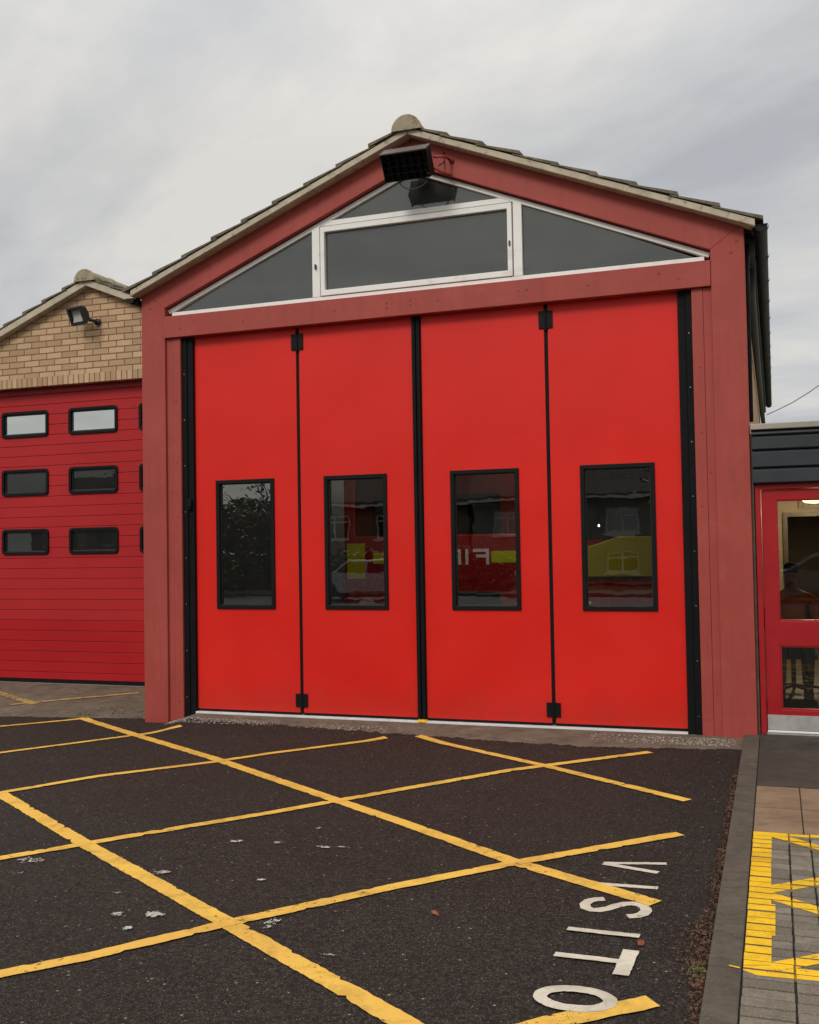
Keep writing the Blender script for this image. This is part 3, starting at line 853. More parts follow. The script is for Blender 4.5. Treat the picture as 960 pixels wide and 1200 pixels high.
# folding door leaves
def leaf(x0, x1, pc):
    hw, z0, z1 = .300, 1.052, 2.285
    xs_ = [x0, pc - hw, pc + hw, x1]; zs_ = [.045, z0, z1, H + .03]
    lf = MB().grid(xs_, zs_, {(1, 1)}, .095, .142).build('door_leaf', M['door'], ST, bevel=.003)
    X0, X1, Z0, Z1 = pc - .320, pc + .320, 1.034, 2.303
    B = .038
    o_ = [(X0, Z0), (X1, Z0), (X1, Z1), (X0, Z1)]; i_ = [(X0 + B, Z0 + B), (X1 - B, Z0 + B), (X1 - B, Z1 - B), (X0 + B, Z1 - B)]
    fr = MB().ring(o_, i_, .078, .150).build('window_frame', M['black'], lf, bevel=.004)
    i2 = [(X0 + B + .007, Z0 + B + .010), (X1 - B - .007, Z0 + B + .010), (X1 - B - .007, Z1 - B - .007), (X0 + B + .007, Z1 - B - .007)]
    MB().ring([(a * .9999 + pc * .0001, c) for a, c in i_], i2, .112, .130).build('glazing_spacer', M['lamp_grey'], lf)
    MB().box(X0 + B - .002, X1 - B + .002, .118, .124, Z0 + B - .002, Z1 - B + .002).build('window_pane', M['glass_door'], lf)
    MB().box(x0 + .004, x1 - .004, .098, .138, .022, .044).build('bottom_seal', M['rubber'], lf)
    return lf
leaves = [leaf(-W4, -1.2355, -1.806), leaf(-1.2025, -.045, -.635), leaf(.045, 1.2025, .626), leaf(1.2355, W4, 1.816)]
for s in (-1, 1):
    MB().box(s * 1.219 - .016, s * 1.219 + .016, .100, .14, .03, H).build('fold_seam', M['rubber'], ST)
    for z0, z1, nm in ((3.535, 3.69, 'top'), (.10, .225, 'bot')):
        hb = MB()
        hb.box(s * 1.219 - .062, s * 1.219 - .010, .082, .0945, z0, z1).box(s * 1.219 + .010, s * 1.219 + .062, .082, .0945, z0, z1)
        hb.tube([(s * 1.219, .082, z0 - .02), (s * 1.219, .082, z1 + .02)], .0125, 12)
        for zz in (z0 + .025, z1 - .025):
            for q in (-.042, .042): hb.tube([(s * 1.219 + q, .0825, zz), (s * 1.219 + q, .078, zz)], .006, 8)
        hb.build('hinge', M['black'], leaves[0 if s < 0 else 3], bevel=.0015)
mb = MB()
for s in (-1, 1):
    mb.prismx([(.066, .03), (.14, .03), (.14, H), (.066, H)], s * .004, s * .040) if s > 0 else mb.prismx([(.066, .03), (.14, .03), (.14, H), (.066, H)], -.040, -.004)
mb.box(-.046, .046, .085, .14, .03, H)
mb.build('meeting_seal', M['rubber'], ST, bevel=.006)
MB().box(-W4, W4, .050, .16, -.02, .021).build('threshold', M['bright_sill'], ST, bevel=.002)
m = MB(); rnd = random.Random(6)
for k in range(7):
    m.tube([(-.03 + .012 * k, .055 + rnd.uniform(-.01, .01), .012), (-.02 + .012 * k, .055, .03 + rnd.uniform(0, .006))], [.016, .006], 7)
tag(m.build('yellow_foam_scrap', M['yellow_bright']), 'small yellow scrap stuck at the foot of the meeting seal', 'scrap')
# small catch on the left seal band
m = MB().box(-2.418, -2.380, .030, .062, 2.02, 2.12).tube([(-2.40, .03, 2.05), (-2.40, .012, 2.05)], .012, 10)
m.build('catch', M['black'], ST, bevel=.003)

# gable glazing, white frames
GY = .055
gw = thing('x', 'x', 'x'); bpy.data.objects.remove(gw)
def line_z(x, off=0): return zla + off - (zla - zl) / W2 * abs(x)
FW = MB()
def bar(m, a, b, wdt, y0, y1, up=1):
    """bar whose one edge runs a->b, thick to the side given"""
    a = Vector(a); b = Vector(b); t = (b - a).normalized(); n = Vector((-t.y, t.x)) * wdt * up
    m.prism([tuple(a), tuple(b), tuple(b + n), tuple(a + n)], y0, y1)
zt = zla
m = MB()
fx = lambda z: (zt - z) * W2 / (zla - zl)
z0 = 3.969
m.box(-W2 + .05, W2 - .05, GY, .13, z0, z0 + .050)                      # sill rail
xe = fx(z0 + .05)
bar(m, (-W2 - .0, zl - .012), (0, zla - .012), .042, GY + .003, .128, -1)
bar(m, (W2 + .0, zl - .012), (0, zla - .012), .042, GY + .003, .128, 1)
for s in (-1, 1):
    a = s * .990
    m.prism([(a - .040, z0 + .05), (a + .040, z0 + .05), (a + .040, line_z(a + .04) - .05), (a - .040, line_z(a - .04) - .05)], GY - .003, .129)
m.box(-.949, .949, GY + .006, .131, 4.700, 4.748)                        # transom
fr = m.build('gable_window_frame', M['white_frame'], ST, bevel=.004)
o_ = [(-.940, 4.024), (.940, 4.024), (.940, 4.688), (-.940, 4.688)]
i_ = [(-.897, 4.078), (.897, 4.078), (.897, 4.637), (-.897, 4.637)]
cf = MB().ring(o_, i_, GY - .012, .12).build('casement_frame', M['white_frame'], ST, bevel=.004)
for x, z in ((-.99, 4.31), (.918, 4.32)): MB().box(x - .007, x + .007, GY - .024, GY - .002, z - .022, z + .022).build('vent_catch', M['lamp_grey'], cf)
MB().box(-.90, .90, .085, .092, 4.074, 4.640).build('window_pane', M['glass_gable'], cf)
def tri(pts): return MB().prism(pts, .086, .093)
tri([(-W2 + .10, z0 + .045), (-1.028, z0 + .045), (-1.028, line_z(1.028) - .04)]).build('window_pane', M['glass_gable'], fr)
tri([(W2 - .10, z0 + .045), (1.028, z0 + .045), (1.028, line_z(1.028) - .04)]).build('window_pane', M['glass_gable'], fr)
tri([(-.87, 4.746), (.87, 4.746), (0, zla - .05)]).build('window_pane', M['glass_gable'], fr)

# walls and floor of the bay
MB().box(-2.89, -2.66, .2, L, -.2, 4.16).box(2.66, 2.885, .2, L, -.2, 4.16).build('side_wall', M['brick_side'], ST)
MB().prism([(-2.66, -.2), (2.66, -.2), (2.66, 4.10), (0, 5.18), (-2.66, 4.10)], L - .22, L).build('rear_wall', M['inner_wall'], ST)
MB().box(-2.66, 2.66, .143, L - .22, -.2, 0).build('bay_floor', M['inner_floor'], ST)
MB().box(-2.659, -2.63, .21, L - .23, 0, 4.1).box(2.63, 2.659, .21, L - .23, 0, 4.1).build('wall_lining', M['inner_wall'], ST)

def make_roof(par, xc, zb, half_l, half_r, y0, y1, slope, ncourse, strip=.06, endcap=True, name='roof'):
    """verge strip, stepped interlocking tile courses and a half-round ridge over a gable. zb: strip bottom at the apex"""
    cs = 1 / math.sqrt(1 + slope * slope)
    for s, half in ((-1, half_l), (1, half_r)):
        # deck + verge strip
        m = MB()
        m.prism([(xc, zb), (xc, zb + strip), (xc + s * half, zb + strip - slope * half), (xc + s * half, zb - slope * half)], y0, y0 + .16)
        m.build('verge_strip', M['verge'], par, bevel=.006)
        MB().prism([(xc, zb + .012), (xc, zb + strip - .003), (xc + s * half, zb + strip - .003 - slope * half), (xc + s * half, zb + .012 - slope * half)], y0 + .162, y1).build('roof_deck', M['soffit'], par)
        m = MB(); rnd = random.Random(int(half * 100) + s)
        g = (half + .02) / ncourse
        for i in range(ncourse):
            a = g * i - .02; b = g * (i + 1) + .045
            ts = .010 + rnd.uniform(-.002, .002); te = .044 + rnd.uniform(-.006, .008)
            ys = []; yy = y0 - .008 - rnd.uniform(0, .012)
            y = yy
            while y < y1: ys.append(y); y += .06
            ys.append(y1 + .01)
            rows = []
            for k, y in enumerate(ys):
                cr = .016 * abs(math.sin(PI * (y - y0) / .30)) ** 1.5
                base = zb + strip
                P = [(xc + s * a, y, base - slope * a + .002), (xc + s * a, y, base - slope * a + ts + cr),
                     (xc + s * b, y, base - slope * b + te + cr), (xc + s * b, y, base - slope * b + te - .030 + cr * .6)]
                rows.append(P)
            vs = [p for r_ in rows for p in r_]; fs = [(0, 1, 2, 3), tuple(len(vs) - 4 + q for q in (3, 2, 1, 0))]
            for k in range(len(rows) - 1):
                for q in range(4):
                    q2 = (q + 1) % 4; fs.append((k * 4 + q, k * 4 + q2, (k + 1) * 4 + q2, (k + 1) * 4 + q))
            m.add(vs, fs)
        m.build(name, M['tile'], par)
    # half-round ridge tiles
    m = MB(); r = .135
    y = y0 - .035; k = 0
    while y < y1:
        ye = min(y + .45, y1)
        vs = []; n = 12
        for (yy, dr) in ((y, .008), (y + .05, .008), (y + .05, 0), (ye - .004, 0)):
            for q in range(n + 1):
                a = PI * q / n
                vs.append((xc + (r + dr) * math.cos(a), yy, zb + strip - .035 + (r + dr) * math.sin(a)))
        fs = []
        for e in range(3):
            for q in range(n): fs.append((e * (n + 1) + q, e * (n + 1) + q + 1, (e + 1) * (n + 1) + q + 1, (e + 1) * (n + 1) + q))
        fs.append(tuple(range(n + 1)))
        m.add(vs, fs); y = ye; k += 1
    m.build('ridge_tile', M['ridge'], par)
make_roof(ST, 0.02, 5.388, 2.985, 2.985, -.12, L + .12, SL, 9)

# eaves along the right side: fascia, gutter with brackets, pipe under it
def gutter(par, x, y0, y1, z, s=1, r=.055):
    m = MB(); n = 10; vs = []
    for y in (y0, y1):
        for q in range(n + 1):
            a = PI + PI * q / n; vs.append((x + r * math.cos(a), y, z + r * math.sin(a)))
        for q in range(n, -1, -1):
            a = PI + PI * q / n; vs.append((x + (r - .004) * math.cos(a), y, z + (r - .004) * math.sin(a)))
    k = 2 * (n + 1); fs = [(q, (q + 1) % k, k + (q + 1) % k, k + q) for q in range(k)] + [tuple(range(k - 1, -1, -1)), tuple(range(k, 2 * k))]
    m.add(vs, fs)
    g = m.build('gutter', M['gutter'], par)
    MB().add(*endcap(x, y0, z, r + .004, n)).build('stop_end', M['gutter'], g)
    y = y0 + .02
    while y < min(y1, y0 + 9):
        m = MB(); vs = []
        for yy in (y, y + .07):
            for q in range(n + 1):
                a = PI + PI * q / n; vs.append((x + (r + .012) * math.cos(a), yy, z + .012 + (r + .014) * math.sin(a)))
        m.add(vs, [(q, q + 1, n + 2 + q, n + 1 + q) for q in range(n)])
        if s > 0: m.box(x - r - .012, x - r + .004, y, y + .07, z - .06, z + .02)
        else: m.box(x + r, x + r + .012, y, y + .07, z - .06, z + .02)
        m.build('bracket', M['gutter'], g)
        y += .92
    return g
def endcap(x, y, z, r, n):
    vs = []
    for yy in (y - .012, y + .004):
        for q in range(n + 1):
            a = PI + PI * q / n; vs.append((x + r * math.cos(a), yy, z + r * math.sin(a)))
    m = n + 1
    return vs, [tuple(range(m)), tuple(range(2 * m - 1, m - 1, -1))] + [(q, q + 1, m + q + 1, m + q) for q in range(n)] + [(0, n, m + n, m)]
gutter(ST, 3.045, -.06, L, 4.205)
MB().box(2.886, 2.99, .2, L, 4.06, 4.17).build('fascia_board', M['soffit'], ST)
MB().tube([(2.955, .22, 3.93), (2.945, .9, 3.88), (2.94, 4, 3.85), (2.94, 11.8, 3.80)], .038, 10).build('overflow_pipe', M['gutter'], ST, smooth=True)
MB().tube([(2.93, .205, 4.12), (2.93, .205, 3.6), (2.925, .23, 3.35), (2.925, .23, 2.62)], .022, 10).build('downpipe', M['gutter'], ST, smooth=True)
gutter(ST, -3.005, -.06, 1.30, 4.175, -1, .05)
MB().box(-2.99, -2.891, .2, 1.34, 4.04, 4.16).build('fascia_board', M['soffit'], ST)

# main floodlight under the ridge
FL = thing('floodlight', 'large black floodlight with louvred front and brown hood under the ridge', 'floodlight', (.09, -.1, 5.03))
def flood():
    T = Matrix.Translation((.075, -.30, 5.035)) @ Matrix.Rotation(R(33), 4, 'X')
    w, h = .205, .118
    body = MB()
    body.prismx([(0, -h), (0, h), (.11, h * .8), (.15, 0), (.11, -h * .8)], -w + .01, w - .01)
    body.xf(T).build('housing', M['black'], FL, bevel=.006)
    hood = MB().box(-w - .012, w + .012, -.075, .10, h, h + .014)
    MB().box(-w - .012, -w, -.055, .09, -h, h).box(w, w + .012, -.055, .09, -h, h).box(-w, w, -.03, .05, -h - .012, -h).xf(T).build('side_shield', M['black'], FL, bevel=.002)
    hood.xf(T).build('hood', M['bronze'], FL, bevel=.003)
    lou = MB()
    for k in range(1, 6): lou.box(-w + 2 * w * k / 6 - .004, -w + 2 * w * k / 6 + .004, -.052, -.004, -h + .002, h - .002)
    for k in range(1, 4): lou.box(-w + .002, w - .002, -.050, -.006, -h + 2 * h * k / 4 - .003, -h + 2 * h * k / 4 + .003)
    lou.xf(T).build('louvre', M['black'], FL)
    MB().box(-w + .004, w - .004, -.004, -.001, -h + .004, h - .004).xf(T).build('lamp_glass', M['lamp_glass'], FL)
    # bulbous ballast under the housing and pale bow bracket
    vs = []; fs = []
    m = MB(); n = 14
    for i in range(7):
        a = (i / 6) * PI / 2; rr = .105 * math.cos(a); zz = -.06 * math.sin(a)
        for k in range(n): vs.append((rr * math.cos(2 * PI * k / n) + .03, rr * .8 * math.sin(2 * PI * k / n) + .06, zz - h * .72))
    for i in range(6):
        for k in range(n): fs.append((i * n + k, i * n + (k + 1) % n, (i + 1) * n + (k + 1) % n, (i + 1) * n + k))
    m.add(vs, fs).xf(T).build('ballast_cover', M['black'], FL, smooth=True)
    bow = MB(); P = [(.085 + .03 + .145 * math.cos(a), -.23, 4.945 + .115 * math.sin(a)) for a in [PI * 1.08 + i * PI * .84 / 12 for i in range(13)]]
    bow.tube(P, .006, 8).build('bow_bracket', M['lamp_grey'], FL, smooth=True)
    arm = MB().tube([(.31, -.24, 5.09), (.37, -.12, 5.13), (.40, 0, 5.13)], .012, 8).tube([(.31, -.24, 4.99), (.35, -.10, 4.99), (.385, 0, 5.0)], .010, 8)
    arm.tube([(.40, -.025, 5.13), (.40, 0, 5.13)], .024, 10).tube([(.385, -.02, 5.0), (.385, 0, 5.0)], .018, 10)
    arm.build('fixing_arm', M['steel'], FL, smooth=True)
    MB().box(.02, .15, -.19, .0, 5.03, 5.08).build('back_bracket', M['black'], FL)
    MB().tube([(.33, .01, 5.23), (.33, -.008, 5.20), (.335, -.008, 5.12), (.31, -.1, 5.06)], .005, 6).build('cable', M['black'], FL)
flood()

# ------------------------------------------------------------------ left wing with sectional door
LW = thing('garage_wing', 'buff brick wing with dark red sectional door left of the gable', 'building', (-4.9, 1.5, 0))
YW = 1.5; XL = -7.15; OX0 = -6.52; OX1 = -2.95; OZ = 3.665
AX = -4.64; AZ = 4.875                      # gable apex of the brickwork
top = lambda x: AZ - SL * abs(x - AX)
MB().prism([(XL, 3.775), (-2.9, 3.775), (-2.9, top(-2.9)), (AX, AZ), (XL, top(XL))], YW, YW + .22).build('gable_wall', M['brick'], LW)
MB().box(OX0, -2.9, YW, YW + .10, OZ, 3.7745).build('soldier_course', M['soldier'], LW)
MB().box(XL, OX0, YW, YW + .22, -.3, 3.7745).build('wall', M['brick'], LW)
MB().box(OX0 - .02, -2.9, YW + .14, YW + .22, 3.60, 3.77).build('lintel_board', M['lobby_red'], LW)
MB().box(XL, XL + .22, YW + .22, 10, -.3, top(XL)).build('side_wall', M['brick_side'], LW)
MB().box(OX1, -2.9, YW, YW + .2, -.1, OZ).build('door_post', M['lobby_red'], LW)
MB().box(XL + .22, -2.9, 9.8, 10, -.3, 4).build('rear_wall', M['inner_wall'], LW)
MB().box(XL + .22, -2.9, YW + .3, 9.8, -.3, -.001).build('floor', M['inner_floor'], LW)
YD = 1.65
wx = [-5.745, -4.730, -3.715]; wz = [(3.06, 3.39), (2.328, 2.660), (1.590, 1.912)]
xs_ = [OX0]; 
for c in wx: xs_ += [c - .335, c + .335]
xs_ += [OX1]
# slats: separate boards with small rounded gaps, windows cut through
zs_ = [.055]; k = .143
while k < OZ: zs_.append(k); k += .1277
zs_.append(OZ + .05)
mb = MB()
cut = []
for a, b in wz: cut.append((a + .02, b - .02))
for i in range(len(zs_) - 1):
    z0_, z1_ = zs_[i], zs_[i + 1] - .005
    segs = [(z0_, z1_, False)]
    for a, b in cut:
        new = []
        for (p, q, hh) in segs:
            if hh or q <= a or p >= b: new.append((p, q, hh)); continue
            if p < a: new.append((p, a, False))
            new.append((max(p, a), min(q, b), True))
            if q > b: new.append((b, q, False))
        segs = new
    zz = [segs[0][0]] + [s_[1] for s_ in segs]
    holes = set()
    for j, s_ in enumerate(segs):
        if s_[2]:
            for h_ in (1, 3, 5): holes.add((h_, j))
    mb.grid(xs_, zz, holes, YD, YD + .035)
dr = mb.build('sectional_door', M['roller'], LW, bevel=.0035)
holes = set()
xx = xs_; zz = [.05]; 
for a, b in reversed(cut): zz += [a, b]
zz += [OZ + .05]
MB().grid(xx, zz, {(i, j) for i in (1, 3, 5) for j in (1, 3, 5)}, YD + .012, YD + .045).build('door_core', M['roller'], LW)
MB().box(OX0, OX1, YD + .002, YD + .05, .012, .050).build('bottom_seal', M['rubber'], LW)
MB().box(OX0, OX1, YD - .03, YD + .06, -.02, .006).build('threshold', M['silver'], LW)
def rrect(cx, cz, hw, hh, r, n=5):
    P = []
    for (sx, sz, a0) in ((1, 1, 0), (-1, 1, 90), (-1, -1, 180), (1, -1, 270)):
        for k in range(n + 1):
            a = R(a0 + 90 * k / n); P.append((cx + sx * (hw - r) + r * math.cos(a), cz + sz * (hh - r) + r * math.sin(a)))
    return P
for c in wx:
    for q, (a, b) in enumerate(wz):
        cz = (a + b) / 2; hh = (b - a) / 2
        wf = MB().ring(rrect(c, cz, .355, hh, .05), rrect(c, cz, .318, hh - .036, .022), YD - .018, YD + .05).build('door_window', M['black'], LW, bevel=.004)
        MB().ring(rrect(c, cz, .3179, hh - .0361, .022), rrect(c, cz, .306, hh - .052, .012), YD + .008, YD + .03).build('spacer', M['lamp_grey'], wf)
        MB().prism(rrect(c, cz, .3175, hh - .0365, .022), YD + .016, YD + .020).build('window_pane', M['glass_roller'] if q == 0 else M['glass_roller_low'], wf)
make_roof(LW, AX, 4.815, 2.62, 1.60, YW - .10, 10, SL, 9, .085)

FL2 = thing('floodlight', 'small grey floodlight on a stub arm against the buff brick gable', 'floodlight', (-4.62, 1.4, 4.43))
T = Matrix.Translation((-4.67, 1.30, 4.435)) @ Matrix.Rotation(R(-14), 4, 'Z') @ Matrix.Rotation(R(24), 4, 'X')
w, h = .118, .10
MB().prismx([(.001, -h), (.001, h), (.05, h * .8), (.07, 0), (.05, -h * .8)], -w, w).xf(T).build('housing', M['lamp_grey'], FL2, bevel=.008)
MB().ring([(-w - .008, -h - .008), (w + .008, -h - .008), (w + .008, h + .008), (-w - .008, h + .008)], [(-w + .02, -h + .02), (w - .02, -h + .02), (w - .02, h - .02), (-w + .02, h - .02)], -.045, 0).xf(T).build('rim', M['lamp_grey'], FL2, bevel=.004)
MB().box(-w + .03, w - .03, -.006, 0, -h + .03, h - .03).prismx([(-.006, -h + .03), (-.034, -h + .031), (-.006, -h + .095)], -w + .035, w - .035).xf(T).build('reflector', M['reflector'], FL2)
MB().box(-w + .02, w - .02, -.036, -.033, -h + .02, h - .02).xf(T).build('lamp_glass', M['lamp_glass'], FL2)
MB().tube([(-4.60, 1.36, 4.40), (-4.545, 1.44, 4.385), (-4.53, 1.5, 4.38)], .020, 10).tube([(-4.53, 1.465, 4.38), (-4.53, 1.5, 4.38)], .04, 14).build('stub_arm', M['lamp_grey'], FL2, smooth=True)

# ------------------------------------------------------------------ entrance lobby on the right
LB = thing('entrance_lobby', 'low flat-roofed entrance with dark cladding band and crimson glazed door', 'entrance building', (4.5, .05, 0))
m = MB()
for a, b in ((2.478, 2.520), (2.358, 2.474), (2.212, 2.352), (2.082, 2.206)):
    m.prismx([(-.002, b), (-.022, b - .012), (-.026, a + .010), (-.012, a), (.06, a), (.06, b)], 2.932, 8.5)
m.build('cladding_board', M['cladding'], LB, bevel=.003)
MB().box(2.925, 8.5, -.05, 11.0, 2.524, 2.572).build('roof_capping', M['capping'], LB, bevel=.006)
MB().box(2.93, 8.4, .061, .14, 2.08, 2.52).build('cladding_backing', M['soffit'], LB)
XD0, XD1 = 2.992, 3.92
MB().box(2.944, 2.988, .03, .13, PZ, 2.078).box(XD1 + .004, XD1 + .06, .03, .13, PZ, 2.078).box(2.988, XD1 + .004, .03, .13, 2.038, 2.078).box(5.0, 5.06, .03, .13, PZ, 2.078).box(XD1 + .06, 5.0, .03, .13, 2.038, 2.078).box(XD1 + .06, 5.0, .03, .13, PZ, .12).box(XD1 + .06, 5.0, .03, .13, .80, .86).build('door_frame', M['lobby_red'], LB, bevel=.004)
MB().box(XD1 + .06, 5.0, .08, .086, .12, .80).box(XD1 + .06, 5.0, .08, .086, .86, 2.038).build('side_light', M['glass_lobby'], LB)
gx0, gx1 = 3.107, 3.80
dl = MB().grid([XD0, gx0, gx1, XD1], [PZ + .012, .237, .757, .957, 1.947, 2.034], {(1, 1), (1, 3)}, .055, .105).build('entrance_door', M['lobby_red'], LB, bevel=.003)
m = MB()
for a, b in ((.237, .757), (.957, 1.947)):
    m.ring([(gx0 + .0005, a + .0005), (gx1 - .0005, a + .0005), (gx1 - .0005, b - .0005), (gx0 + .0005, b - .0005)], [(gx0 + .010, a + .012), (gx1 - .010, a + .012), (gx1 - .010, b - .010), (gx0 + .010, b - .010)], .062, .10)
m.build('glazing_bead', M['lobby_red'], dl)
MB().box(gx0 + .005, gx1 - .005, .080, .086, .24, .754).box(gx0 + .005, gx1 - .005, .080, .086, .96, 1.944).build('door_glass', M['glass_lobby'], dl)
MB().box(XD0 + .004, XD1 - .004, .050, .0545, .074, .196).build('kick_plate', M['alu'], dl)
MB().box(XD0 + .002, XD1 - .002, .040, .0545, .054, .070).build('weather_bar', M['white_frame'], dl, bevel=.003)
MB().tube([(3.86, .055, .85), (3.86, .0, .85), (3.86, .0, 1.25), (3.86, .055, 1.25)], .011, 10).build('pull_handle', M['silver'], dl, smooth=True)
MB().box(2.95, XD1 + .06, .035, .13, PZ - .01, PZ + .010).build('threshold', M['silver'], LB)
MB().box(5.06, 8.4, .06, .16, PZ - .1, 2.08).build('wall', M['brick'], LB)
MB().box(2.9165, 2.936, .035, .2, PZ - .1, 2.5).build('mortar_reveal', M['kerb'], LB)
# inside
MB().box(2.93, 8.4, .14, 11, -.05, PZ + .001).build('lobby_floor', M['lobby_floor'], LB)
MB().box(2.90, 2.945, .20, 10.9, PZ, 2.42).box(8.3, 8.4, .16, 11, PZ, 2.42).box(2.945, 8.3, 10.8, 11, PZ, 2.42).build('inner_wall', M['lobby_wall'], LB)
MB().box(2.93, 8.4, .14, 11, 2.42, 2.50).build('ceiling', M['lobby_wall'], LB)
MB().grid([2.946, 3.26, 4.45, 8.3], [PZ, 1.94, 2.42], {(1, 0)}, 6.6, 6.72).build('partition', M['lobby_wall'], LB)
MB().box(3.20, 3.26, 6.56, 6.74, PZ, 2.0).box(4.45, 4.51, 6.56, 6.74, PZ, 2.0).box(3.26, 4.45, 6.56, 6.74, 1.94, 2.0).build('inner_door_frame', M['dark_wood'], LB)
o = MB().box(3.42, 4.1, 6.54, 6.56, 2.06, 2.16).box(3.41, 4.11, 6.56, 6.58, 2.05, 2.17).build('notice_board', M['dark_wood']); tag(o, 'dark narrow board over the inner doorway of the entrance', 'board')
MB().box(4.9, 4.94, 1.2, 6.5, PZ, 2.42).build('corridor_wall', M['lobby_wall'], LB)
lamp = thing('ceiling_lamp', 'round glowing yellow ceiling lamp inside the entrance', 'lamp', (3.60, 5.9, 2.3))
m = MB(); n = 20
def disc_stack(m, cx, cy, prof, n=20):
    vs = []; fs = []
    for r_, z_ in prof:
        for k in range(n): vs.append((cx + r_ * math.cos(2 * PI * k / n), cy + r_ * math.sin(2 * PI * k / n), z_))
    for i in range(len(prof) - 1):
        for k in range(n): fs.append((i * n + k, i * n + (k + 1) % n, (i + 1) * n + (k + 1) % n, (i + 1) * n + k))
    fs.append(tuple(range(n))); fs.append(tuple(range((len(prof) - 1) * n, len(prof) * n)))
    m.add(vs, fs); return m
disc_stack(MB(), 3.60, 5.9, [(.03, 2.10), (.12, 2.11), (.17, 2.15), (.18, 2.19)]).build('diffuser', M['warm_lamp'], lamp, smooth=True)
disc_stack(MB(), 3.60, 5.9, [(.185, 2.19), (.185, 2.21), (.03, 2.24), (.02, 2.42)]).build('lamp_holder', M['bronze'], lamp)
ld = bpy.data.lights.new('ceiling_lamp_light', 'POINT'); ld.energy = 75; ld.color = (1, .78, .45); ld.shadow_soft_size = .12
lo = bpy.data.objects.new('ceiling_lamp_light', ld); COL.objects.link(lo); lo.location = (3.60, 5.4, 2.0)

# counter and seated person
ct = thing('reception_desk', 'plain wooden reception desk behind the entrance door', 'desk', (3.9, 3.4, PZ))
MB().box(3.50, 4.85, 2.9, 3.5, .74 + PZ, .78 + PZ).build('desk_top', M['dark_wood'], ct, bevel=.004)
MB().box(3.52, 4.83, 3.42, 3.46, PZ, .74 + PZ).box(3.52, 3.56, 2.95, 3.42, PZ, .74 + PZ).box(4.79, 4.83, 2.95, 3.42, PZ, .74 + PZ).build('desk_side', M['lobby_wall'], ct)

